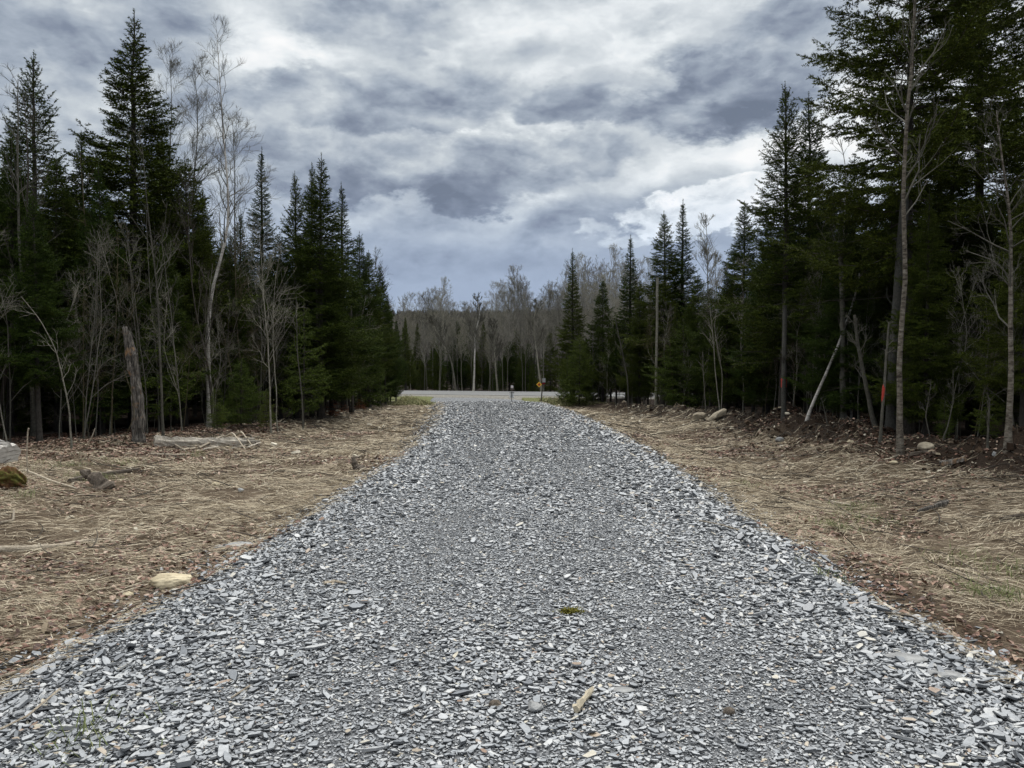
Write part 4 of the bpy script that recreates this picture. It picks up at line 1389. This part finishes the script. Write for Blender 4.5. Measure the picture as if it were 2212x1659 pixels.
# ------------------------------------------------------------------ woods beyond the road
POP = []
for q in range(7):
    r = random.Random(50 + q)
    H = 12
    pth = [(0, 0, 0), (r.uniform(-.3, .3), r.uniform(-.3, .3), 4), (r.uniform(-.5, .5), r.uniform(-.3, .3), 8), (r.uniform(-.7, .7), 0, H)]
    POP.append(bare('poplar_tree', 500 + q, pth, .095, .018, 34, .34, .34, n2=7, n3=6, bark=[M_PALE, M_GREY, M_PALE, M_GREY, M_TWIG, M_GREY, M_PALE][q], twig=[M_FART, M_FART, M_PALE, M_FART, M_GREY, M_PALE, M_FART][q], upt=.10, rmin=.0085, buds=1 if q in (0, 2, 6) else 0, ang=(.4, .9), ns=7, wand=.12))
PROF = ([820, 880, 950, 985, 1020, 1060, 1090, 1115, 1150, 1180, 1240, 1290, 1350, 1500, 1700, 2200], [660, 645, 612, 660, 640, 655, 590, 575, 640, 572, 560, 560, 570, 600, 620, 600])
rs = random.Random(8)
first = set()
n_far = 0
for row, Yr in enumerate((64.5, 67.5, 71, 75, 80, 86, 93)):
    x = -34 - row
    while x < 34 + row:
        x += rs.uniform(1.0, 2.0) + (0 if -16 < x < 12 else 1.6)
        y = Yr + rs.uniform(-1.2, 1.2) + ROAD_S * (x + 5) * .9
        if y < float(road_far(x)) + 2.6: y = float(road_far(x)) + 2.6
        px = px_of(x, y)
        Hm = (804 - np.interp(px, *PROF)) / FPX * y + 1.6
        Hm *= rs.uniform(.72, 1.02) * (.80 if row < 2 else 1.0)
        if px < 840 or px > 1560: Hm = min(Hm, 12)
        v = rs.randrange(7)
        o = POP[v] if v not in first else copy_tree(POP[v])
        first.add(v)
        k_ = Hm / 12
        o.location = (x, y, float(land_z(x, y)))
        o.scale = (k_ * rs.uniform(.7, 1.0),) * 2 + (k_,)
        o.rotation_euler = (rs.uniform(-.04, .04), rs.uniform(-.04, .04), rs.uniform(0, 6.28))
        tag(o, 'bare grey poplar standing in the wood beyond the road', 'poplar tree', 'bare trees beyond the road')
        n_far += 1
# ragged dark spruces under them
for q in range(54):
    x = rs.uniform(-30, 28) if q > 36 else rs.uniform(-15, 6)
    y = float(road_far(x)) + rs.uniform(4.5, 22)
    Hm = rs.uniform(2.2, 8.0)
    place('W' if q % 3 else rs.choice('ADG'), (x, y, float(land_z(x, y))), Hm * (.75 if q % 3 else 1), rs.uniform(.9, 1.15), 'small dark spruce under the bare trees beyond the road', 'spruce tree', 'spruces beyond the road', rz=rs.uniform(0, 6.28), name='spruce_tree')
for (px, py, Y, k_, lb_) in ((876, 690, 64, 'B', 'narrow dark spruce by the left end of the far wood'), (988, 690, 72, 'A', 'dark spruce left of centre in the far wood across the road'),
                             (1100, 735, 70, 'G', 'wide dark spruce behind the small white notice across the road'), (1130, 745, 73, 'A', 'rounded dark spruce right of the wide one across the road')):
    tip_tree(k_, px, py, Y, 1.25, lb_, name='spruce_tree')
for (pts, Y, m_, lb_) in (([(1023, 842), (1025, 780), (1026, 720), (1036, 680), (1030, 650)], 63, M_BIRCH, 'white birch trunk upright at the centre of the far wood'),
                          ([(985, 842), (977, 790), (965, 750), (950, 720), (930, 690)], 63, M_GREY, 'leaning grey tree bending left in the far wood'),
                          ([(1170, 835), (1162, 790), (1155, 740), (1150, 700), (1158, 660)], 62, M_PALE, 'pale forked tree right of centre in the far wood'),
                          ([(1075, 842), (1068, 770), (1062, 700)], 63, M_PALE, 'pale slim tree just right of the white birch trunk across the road')):
    base, path = path_from(pts, Y)
    o = bare('birch_tree' if m_ is M_BIRCH else 'bare_tree', hash(lb_[:5]) % 7 + 600, path, .115, .03, 26, .42, .3, n2=6, n3=5, bark=m_, twig=M_GREY, rmin=.014, upt=.2)
    o.location = base
    tag(o, lb_, 'birch tree' if m_ is M_BIRCH else 'bare tree')
print('far', n_far)

# wooded hillside
wb = MB()
n_ = 5200
yv = rg.uniform(190, 760, n_); xv = rg.uniform(-.55, .55, n_) * yv - 20
hz = hill_z(xv, yv)
for kf in range(7):
    a = rg.uniform(0, 2 * PI, n_); Hh = rg.uniform(4.5, 8.5, n_); rad_ = rg.uniform(.5, 2.4, n_)
    C = np.stack([xv + np.cos(a) * rad_ * .3, yv + np.sin(a) * rad_ * .3, hz - .5], -1)
    T_ = np.stack([xv + np.cos(a) * rad_, yv + np.sin(a) * rad_, hz + Hh], -1)
    wv = np.stack([np.cos(a + 1.57), np.sin(a + 1.57), 0 * a], -1) * rg.uniform(.5, 1.1, n_)[:, None]
    V = np.stack([C - wv * .4, C + wv * .4, T_ * .6 + C * .4 + wv, T_, T_ * .6 + C * .4 - wv], 1).reshape(-1, 3)
    wb.add(V, [np.arange(n_ * 5).reshape(-1, 5)])
M_FARW = mat('far_wood', f_island([(0, (.035, .035, .028)), (.4, (.085, .075, .065)), (1, (.17, .15, .13))]), .95, .1)
tag(wb.build('far_wood', M_FARW), 'brown leafless wood covering the distant hillside', 'wood', kind='stuff')

# ------------------------------------------------------------------ logs, stumps, stones, sticks
def log_obj(name, pts, radii, m_, label, cat, ns=12, seed=0, rough=.12, jag=0.0, group=None, up=.5):
    """log or stick with closed ends; pts world, first = origin"""
    r = np.random.default_rng(seed)
    pts = np.array([tuple(p) for p in pts], float)
    o0 = pts[0].copy()
    pts = pts - o0
    seg = np.linalg.norm(np.diff(pts, axis=0), axis=1); cum = np.concatenate([[0], np.cumsum(seg)])
    K = max(8, int(len(pts) * 4))
    s = np.linspace(0, cum[-1], K)
    P = np.stack([np.interp(s, cum, pts[:, i]) for i in range(3)], -1)
    rad = np.interp(s, cum, radii) * (1 + r.normal(0, rough * .6, K))
    V, F = tubes(P[None], rad[None], ns)
    V = V.reshape(K, ns, 3)
    cen = P[:, None, :]
    V = cen + (V - cen) * (1 + r.normal(0, rough, (1, ns, 1)) + r.normal(0, rough * .5, (K, ns, 1)))
    if jag:
        V[-1, :, :] += (P[-1] - P[-2]) / np.linalg.norm(P[-1] - P[-2]) * (r.uniform(0, jag, (ns, 1)))
        V[-2, :, :] += (P[-1] - P[-2]) / np.linalg.norm(P[-1] - P[-2]) * (r.uniform(-.3, .3, (ns, 1)) * jag)
    b = MB()
    b.add(V.reshape(-1, 3), [F, np.arange(ns)[None, ::-1], ((K - 1) * ns + np.arange(ns))[None]], 0, False)
    o = b.build(name, m_)
    o.location = o0
    tag(o, label, cat, group)
    return o


def gpts(pl, lift):
    out = []
    for (px, py) in pl:
        p = gp(px, py); out.append((p.x, p.y, p.z + lift))
    return out


def lying(pl, lift, label, m_, r0, r1, name='fallen_branch', cat='branch', **kw):
    a = gpts(pl, lift)
    return log_obj(name, a, np.linspace(r0, r1, len(a)), m_, label, cat, **kw)


lying([(333, 964), (380, 966), (440, 965), (500, 964), (540, 963)], .09, 'long weathered fallen log lying at the left wood edge beside the snag', M_OLD, .12, .085, 'fallen_log', 'log', seed=1, jag=.25, rough=.2, ns=16)
for j, (a_, b_, lb_) in enumerate((((478, 955), (530, 975), 'bleached split branch lying across the fallen log'), ((500, 950), (545, 968), 'pale splinter at the right end of the fallen log'),
                                   ((430, 972), (520, 950), 'thin branch leaning over the middle of the fallen log'), ((520, 948), (560, 968), 'crooked dark branch past the right end of the fallen log'))):
    pa, pb = gp(*a_), gp(*b_)
    log_obj('fallen_branch', [(pa.x, pa.y, pa.z + .05), ((pa.x + pb.x) / 2, (pa.y + pb.y) / 2, pa.z + .30 - .04 * j), (pb.x, pb.y, pb.z + .04)], [.03, .025, .012], M_DRY if j < 3 else M_DRYB, lb_, 'branch', ns=6, seed=20 + j)
for j, (a_, b_, r_) in enumerate((((392, 976), (420, 973), .03), ((440, 978), (470, 972), .022), ((455, 968), (492, 978), .03), ((500, 976), (528, 969), .018), ((366, 958), (400, 978), .02), ((536, 973), (562, 963), .016))):
    lying([a_, b_], .05 + .03 * (j % 2), 'one of the short bleached pieces of broken wood beside the fallen log', M_OLD if j % 2 else M_DRY, r_, r_ * .7, 'broken_wood', 'wood', ns=6, seed=70 + j, jag=.1, group='broken wood beside the fallen log')
lying([(325, 984), (370, 986), (419, 984)], .03, 'thin pale pole lying just in front of the fallen log', M_DRY, .035, .02, ns=7, seed=2)
lying([(-40, 1193), (60, 1190), (120, 1186), (180, 1174), (240, 1170)], .025, 'long bent grey stick lying on the straw at the left edge', M_DRY, .032, .014, ns=8, seed=3)
lying([(0, 1135), (28, 1130), (30, 1108)], .03, 'short pale stick with upturned end at the left edge', M_DRY, .018, .012, ns=7, seed=33)
lying([(150, 1045), (205, 1032), (260, 1024), (300, 1018)], .04, 'dark mossy branch lying right of the rotten stump', M_DRYB, .045, .025, ns=8, seed=4)
lying([(55, 1022), (110, 1045), (165, 1062)], .05, 'thin pale branch sloping down from the mossy stump', M_DRY, .018, .01, ns=6, seed=5)
lying([(250, 1292), (330, 1268), (400, 1250), (425, 1244)], .035, 'thin twig lying along the front of the sandstone boulder', M_DRY, .006, .004, ns=5, seed=6, name='fallen_twig', cat='twig')
lying([(-20, 1600), (60, 1560), (130, 1500)], .03, 'thin bleached stick on the gravel at the lower left corner', M_DRY, .006, .005, ns=5, seed=7)
lying([(-20, 1480), (40, 1462), (90, 1440)], .03, 'pale stripped stick along the left gravel edge', M_DRY, .012, .008, ns=6, seed=8)
lying([(1608, 984), (1640, 985), (1672, 986)], .03, 'straight pale stick lying below the soil bank on the right', M_DRY, .016, .012, ns=6, seed=9)
lying([(1780, 1080), (1810, 1098), (1840, 1118)], .03, 'dark thin stick crossing a pale one on the right verge', M_DRYB, .011, .007, ns=6, seed=10)
lying([(1790, 1086), (1838, 1096)], .03, 'short pale stick under the dark one on the right verge', M_DRY, .016, .018, ns=8, seed=11)
lying([(1983, 1112), (2010, 1104), (2040, 1096)], .05, 'split grey piece of wood lying on the right verge', M_ROT, .018, .042, ns=7, seed=12, jag=.08)
lying([(2162, 1128), (2190, 1122), (2230, 1116)], .04, 'grey stick running out of the right edge of the photo', M_DRYB, .025, .022, ns=7, seed=13)
lying([(2030, 1008), (2060, 1004), (2085, 998)], .05, 'short grey log lying in front of the aspen', M_ROT, .055, .05, 'fallen_log', 'log', seed=14)
lying([(1510, 1130), (1560, 1140), (1610, 1155)], .03, 'long thin pale stick at the right gravel edge', M_DRY, .008, .006, ns=5, seed=15)
lying([(1935, 1180), (2040, 1200), (2150, 1262)], .03, 'long dark thin stem lying across the lower right straw', M_DRYB, .008, .005, ns=5, seed=16)
lying([(2030, 1225), (2120, 1262), (2212, 1300)], .03, 'pale thin stem running to the right edge over the straw', M_DRY, .008, .005, ns=5, seed=18)
lying([(1965, 988), (1995, 982), (2020, 985)], .06, 'curved dark root beside the foot of the aspen', M_DRYB, .03, .02, ns=7, seed=17)
lying([(700, 1266), (725, 1262), (748, 1266)], .022, 'flat pale splinter of wood lying on the gravel left of centre', M_DRY, .016, .006, 'wood_splinter', 'splinter', ns=5, seed=19)
lying([(1247, 1548), (1262, 1528), (1280, 1506)], .030, 'shredded bleached piece of wood lying on the near gravel', M_CHIP, .014, .012, 'wood_splinter', 'splinter', ns=7, seed=21, rough=.35, jag=.03)
lying([(500, 1516), (540, 1490)], .02, 'small pale twig on the gravel at lower left', M_DRY, .005, .004, ns=5, seed=22, name='fallen_twig', cat='twig')


def standing(base, tops, r0, r1, label, m_=None, name='upright_twig', cat='twig', **kw):
    p = gp(*base)
    pts = [(p.x, p.y, p.z - .04)]
    for (px, py) in tops:
        q = at(px, py, p.y); pts.append(tuple(q))
    return log_obj(name, pts, np.linspace(r0, r1, len(pts)), m_ or M_DRY, label, cat, ns=6, **kw)


standing((60, 1030), [(58, 980), (60, 930), (62, 925)], .008, .012, 'thin frayed stalk standing upright beside the mossy stump')
standing((592, 1143), [(594, 1115), (588, 1092)], .004, .003, 'thin white twig standing upright at the left gravel edge', seed=3)
standing((1708, 1034), [(1705, 1010), (1694, 980)], .014, .008, 'forked stick poking up in the middle of the right verge', seed=4)
standing((1852, 1030), [(1880, 1010), (1898, 990)], .012, .006, 'slanting stick poking up on the right verge', seed=5)
standing((185, 965), [(200, 940), (205, 925)], .012, .008, 'short pale splinter standing in the leaves left of the snag', seed=6)
standing((262, 960), [(290, 900), (288, 860), (268, 800)], .012, .007, 'thin curved stem springing up in front of the snag', M_OLIVE, seed=7)

def rock(name, px, py, size, m_, label, seed, cat='rock', rz=0.0, sink=.38, rough=.16, kind_pow=1.0, tilt=0.0, flat=False):
    """rounded or angular stone; size = (x,y,z) half extents"""
    import bmesh
    bm = bmesh.new()
    bmesh.ops.create_icosphere(bm, subdivisions=5, radius=1.0)
    r = np.random.default_rng(seed)
    pl = r.normal(0, 1, (9, 3)); pl /= np.linalg.norm(pl, axis=1)[:, None]
    hh = r.uniform(.62, .92, 9)
    for v in bm.verts:
        c = np.array(v.co)
        for n_, h_ in zip(pl, hh):
            d_ = c @ n_
            if d_ > h_: c = c - n_ * (d_ - h_) * .92
        c = c * (1 + rough * float(fbm(c[0] * 1.7 + seed, c[1] * 1.7 + c[2] * 1.3, 4)) + rough * .5 * float(fbm(c[0] * 5 + seed, c[1] * 5 + c[2] * 6, 4)))
        v.co = (c[0] * size[0], c[1] * size[1], c[2] * size[2])
    me = bpy.data.meshes.new(name); bm.to_mesh(me); bm.free()
    me.polygons.foreach_set('use_smooth', [not flat] * len(me.polygons))
    me.materials.append(m_)
    o = bpy.data.objects.new(name, me); COL.objects.link(o)
    p = gp(px, py)
    o.location = (p.x, p.y, p.z + size[2] * (1 - sink))
    o.rotation_euler = (0, tilt, rz)
    return tag(o, label, cat)


# snag
base = gp(300, 957)
q1 = at(297, 850, base.y); q2 = at(285, 775, base.y); q3 = at(278, 738, base.y)
log_obj('snag', [(base.x, base.y, base.z - .1), tuple(q1), tuple(q2), tuple(q3)], [.135, .105, .095, .07], M_ROT, 'broken grey snag with jagged top and peeling bark at the left wood edge', 'snag', ns=30, seed=9, rough=.17, jag=.42)
# stumps
p = gp(20, 1050)
rock('tree_stump', 18, 1052, (.30, .22, .22), M_MOSS, 'rotten mossy orange-brown stump at the left edge of the photo', 44, 'stump', sink=.55, rough=1.1)
p = gp(215, 1055)
log_obj('tree_stump', [(p.x + .12, p.y, p.z - .05), (p.x, p.y, p.z + .12), (p.x - .22, p.y + .02, p.z + .24)], [.16, .11, .05], M_DRYB, 'small dark gnarled stump in the left verge', 'stump', ns=10, seed=11, rough=.25, jag=.10)
p = gp(770, 1018)
log_obj('tree_stump', [(p.x + .1, p.y, p.z - .03), (p.x, p.y, p.z + .08), (p.x - .05, p.y, p.z + .22)], [.11, .07, .025], M_DRYB, 'small dark pointed root stump at the left gravel edge', 'stump', ns=9, seed=12, rough=.25, jag=.08)
p = gp(10, 1003)
log_obj('birch_log', [(p.x - 1.0, p.y + .5, p.z + .18), (p.x - .3, p.y + .1, p.z + .2), (p.x + .12, p.y - .05, p.z + .17)], [.22, .22, .19], M_BIRCH, 'thick white birch log end at the left edge of the photo', 'log', ns=20, seed=13, rough=.09)


rock('boulder', 366, 1268, (.185, .11, .085), M_SAND, 'flat yellow sandstone boulder at the left gravel edge', 1, 'boulder', rz=.5, sink=.55, rough=.3)
rock('stone', 276, 1290, (.045, .035, .03), M_SAND, 'small pale stone left of the yellow sandstone boulder', 2, 'stone')
rock('boulder', 1512, 908, (.28, .22, .19), M_TANR, 'left of the two tan boulders, rounded, at the right wood edge', 3, 'boulder', rz=.4)
rock('boulder', 1550, 908, (.38, .2, .13), M_TANR, 'right of the two tan boulders, long and tilted', 4, 'boulder', rz=.2, tilt=-.55, sink=-.3)
rock('stone', 1531, 910, (.10, .09, .08), M_TANR, 'small stone wedged between the two tan boulders', 5, 'stone')
rock('stone', 1500, 910, (.12, .1, .08), M_TANR, 'small stone left of the two tan boulders', 6, 'stone')
rock('stone', 1684, 955, (.11, .09, .08), M_GREYR, 'grey round stone on the dark soil bank', 7, 'stone')
rock('stone', 1837, 957, (.08, .07, .05), M_SAND, 'small cream stone at the foot of the dark grey trunk', 8, 'stone')
rock('stone', 2000, 972, (.16, .12, .10), M_TANR, 'half buried brown stone right of the aspen', 9, 'stone')
rock('stone', 1930, 1002, (.08, .06, .04), M_SAND, 'flat cream stone in front of the aspen', 23, 'stone')
rock('stone', 465, 1050, (.07, .05, .04), M_SAND, 'cream stone in the middle of the left verge', 10, 'stone')
rock('stone', 520, 1062, (.055, .04, .035), M_GREYR, 'white stone in the left verge right of the cream one', 11, 'stone')
rock('stone', 260, 1085, (.05, .04, .03), M_SAND, 'pale pair-shaped pebble below the dark gnarled stump', 12, 'stone')
rock('stone', 1071, 1528, (.032, .026, .022), M_DRYB, 'rust brown stone on the near gravel', 13, 'stone', flat=True)
rock('stone', 1155, 1532, (.038, .05, .026), M_GREYR, 'rounded blue-grey stone beside the rust brown one', 14, 'stone')
rock('stone', 1575, 1542, (.036, .03, .022), M_DRYB, 'dark brown stone on the right of the near gravel', 15, 'stone', flat=True)
rock('slate_slab', 505, 1182, (.20, .12, .028), M_GREYR, 'large flat grey slab at the left gravel edge', 16, 'slab', rz=.5, flat=True)
rock('slate_slab', 1955, 1427, (.12, .07, .020), M_GREYR, 'largest flat slab on the gravel at lower right', 17, 'slab', rz=-.2, flat=True)
rock('slate_slab', 2045, 1462, (.10, .06, .018), M_GREYR, 'dark slab right of the largest slab on the gravel', 18, 'slab', rz=-.3, flat=True)
rock('slate_slab', 1345, 1493, (.06, .035, .010), M_GREYR, 'pale smooth slab near the shredded piece of wood', 19, 'slab', flat=True)
rock('white_scrap', 1556, 990, (.050, .03, .012), M_WHITE, 'scrap of white paper on the right verge', 24, 'scrap', flat=True)
rock('white_scrap', 2148, 985, (.045, .02, .05), M_GREYR, 'crumpled pale scrap at the foot of the right wood', 25, 'scrap', flat=True)

# moss tuft on the gravel
p = gp(1232, 1326)
b = MB()
n_ = 700
x = rg.normal(0, .035, n_); y = rg.normal(0, .02, n_); z = rg.uniform(0, .018, n_)
b.add((np.stack([x, y, z], -1)[:, None] + rg.normal(0, .006, (n_, 3, 3))).reshape(-1, 3), [np.arange(n_ * 3).reshape(-1, 3)])
o = b.build('moss_tuft', M_MOSSG); o.location = (p.x, p.y, p.z + .012)
tag(o, 'yellow-green tuft of moss lying on the gravel right of centre', 'moss')

# rusty dead fir boughs
PROTO['RR'] = conifer(12, 1.2, .55, .1, .7, dz=.14, up0=-.1, up1=.6, mats=[M_BARK, M_NEEDR], dead=4, gap=.2, needle=.03, trunk_r=.015)
for (px, py, H_, lb_) in ((716, 898, .75, 'rust-red dead fir seedling at the left wood edge'), (780, 885, .6, 'smaller rust-red dead seedling right of the first one'), (745, 892, .45, 'lowest rust-red dead seedling between the other two')):
    p = gp(px, py)
    place('RR', tuple(p), H_, 1.3, lb_, 'seedling', name='dead_seedling')

# ------------------------------------------------------------------ roadside markers
def box(b, x0, x1, y0, y1, z0, z1, m_=0):
    V = [(x, y, z) for z in (z0, z1) for y in (y0, y1) for x in (x0, x1)]
    b.add(V, [np.array([[0, 2, 3, 1], [4, 5, 7, 6], [0, 1, 5, 4], [2, 6, 7, 3], [0, 4, 6, 2], [1, 3, 7, 5]])], m_)


Yn = 42.0
q = at(1105, 866, Yn)
g = float(top_z(q.x, q.y))
nr = empty('notice_post', (q.x, q.y, g)); nr.rotation_euler = (0, .035, 0)
tag(nr, 'thin dark post with a small white notice at the end of the gravel', 'notice post')
zt = at(1110, 838, Yn).z - g
b = MB(); V, F = tubes(np.array([[(0, 0, -.3), (0, 0, zt * .5), (0, 0, zt)]]), np.array([[.018, .018, .016]]), 8); b.add(V, [F], 0, True); b.build('post', M_POST, nr)
z0, z1 = at(1106, 859.5, Yn).z - g, at(1106, 847, Yn).z - g
b = MB(); box(b, -.125, .125, .022, .028, z0, z1 - .065); board = b.build('board', M_WHITE, nr)
b = MB(); box(b, -.115, .115, .021, .029, z1 - .062, z1); b.build('header', M_BLACK, board)
b = MB()
for j, (a_, c_) in enumerate(((-.085, -.05), (-.045, -.025), (.02, .05), (.055, .085))): box(b, a_, c_, .018, .0205, z1 - .045, z1 - .018)
b.build('header_lettering', M_WHITE, board)
b = MB()
for row in range(6):
    for (a_, c_) in ((-.09, -.03), (.025, .085)):
        box(b, a_, c_ - .01 * (row % 3), .0195, .0215, z0 + .03 + row * .028, z0 + .040 + row * .028)
b.build('lettering', M_GALV, board)
b = MB(); box(b, -.065, .065, .012, .02, zt - .01, zt + .13); box(b, -.03, .03, .009, .0115, zt + .03, zt + .06, 1)
b.build('number_plate', [M_WHITE, M_ORA], nr)

Yt = 41.5
q = at(1167.5, 868, Yt)
g = float(top_z(q.x, q.y))
tr_ = empty('trail_marker', (q.x, q.y, g))
tag(tr_, 'leaning grey post with an orange and yellow diamond marker', 'trail marker')
tq = at(1174, 822, Yt)
lx = tq.x - q.x; zt = tq.z - g
b = MB(); V, F = tubes(np.array([[(0, 0, -.3), (lx * .5, 0, zt * .5), (lx, 0, zt)]]), np.array([[.035, .033, .03]]), 8); b.add(V, [F], 0, True); b.build('post', M_GREY, tr_)
dc = at(1164.6, 830.5, Yt); cxx, czz = dc.x - q.x, dc.z - g
V = []
for yv_ in (-.055, -.047):
    for (a_, c_) in ((0, -.15), (.15, 0), (0, .15), (-.15, 0)): V.append((cxx + a_, yv_, czz + c_))
quadbox = [np.array([[0, 1, 2, 3], [7, 6, 5, 4], [0, 4, 5, 1], [1, 5, 6, 2], [2, 6, 7, 3], [3, 7, 4, 0]])]
b = MB(); b.add(V, quadbox); dia = b.build('diamond_plate', M_YEL, tr_)
V = []
for yv_ in (-.060, -.0555):
    for (a_, c_) in ((0, -.098), (.098, 0), (0, .098), (-.098, 0)): V.append((cxx + a_, yv_, czz + c_ - .004))
b = MB(); b.add(V, quadbox); b.build('orange_field', M_ORA, dia)
b = MB(); box(b, cxx - .045, cxx + .045, -.065, -.0605, czz - .030, czz - .012); box(b, cxx - .03, cxx + .035, -.065, -.0605, czz + .002, czz + .018); box(b, cxx - .012, cxx + .02, -.065, -.0605, czz + .030, czz + .045)
b.build('emblem', M_BLACK, dia)
b = MB(); box(b, lx - .06, lx + .11, -.045, -.037, zt - .10, zt + .12); b.build('grey_plate', M_GALV, tr_)
b = MB(); box(b, lx - .09, lx + .09, -.05, .05, zt - .20, zt - .12); b.build('ribbon', mat('dark_red_cloth', lambda kk, b: (.16, .012, .02), .8, .2), tr_)

# keep prototypes that were never placed out of the scene
for k_, o in list(PROTO.items()):
    if k_ not in _used:
        for ch in list(o.children): bpy.data.objects.remove(ch)
        bpy.data.objects.remove(o)
for i, o in enumerate(SAPS + POP):
    if 'label' not in o:
        for ch in list(o.children): bpy.data.objects.remove(ch)
        bpy.data.objects.remove(o)
for o in list(S.objects):
    if 'H' in o: del o['H']

# ------------------------------------------------------------------ air
hm = bpy.data.materials.new('haze')
hm.use_nodes = True
ht = hm.node_tree
ht.nodes.clear()
pv = ht.nodes.new('ShaderNodeVolumePrincipled')
pv.inputs['Color'].default_value = (.82, .88, .95, 1)
pv.inputs['Density'].default_value = 0.000022
pv.inputs['Anisotropy'].default_value = 0.2
ho = ht.nodes.new('ShaderNodeOutputMaterial')
ht.links.new(pv.outputs[0], ho.inputs['Volume'])
b = MB()
box(b, -6000, 6000, -3000, 10500, -12, 900)
tag(b.build('haze', hm), kind='stuff')
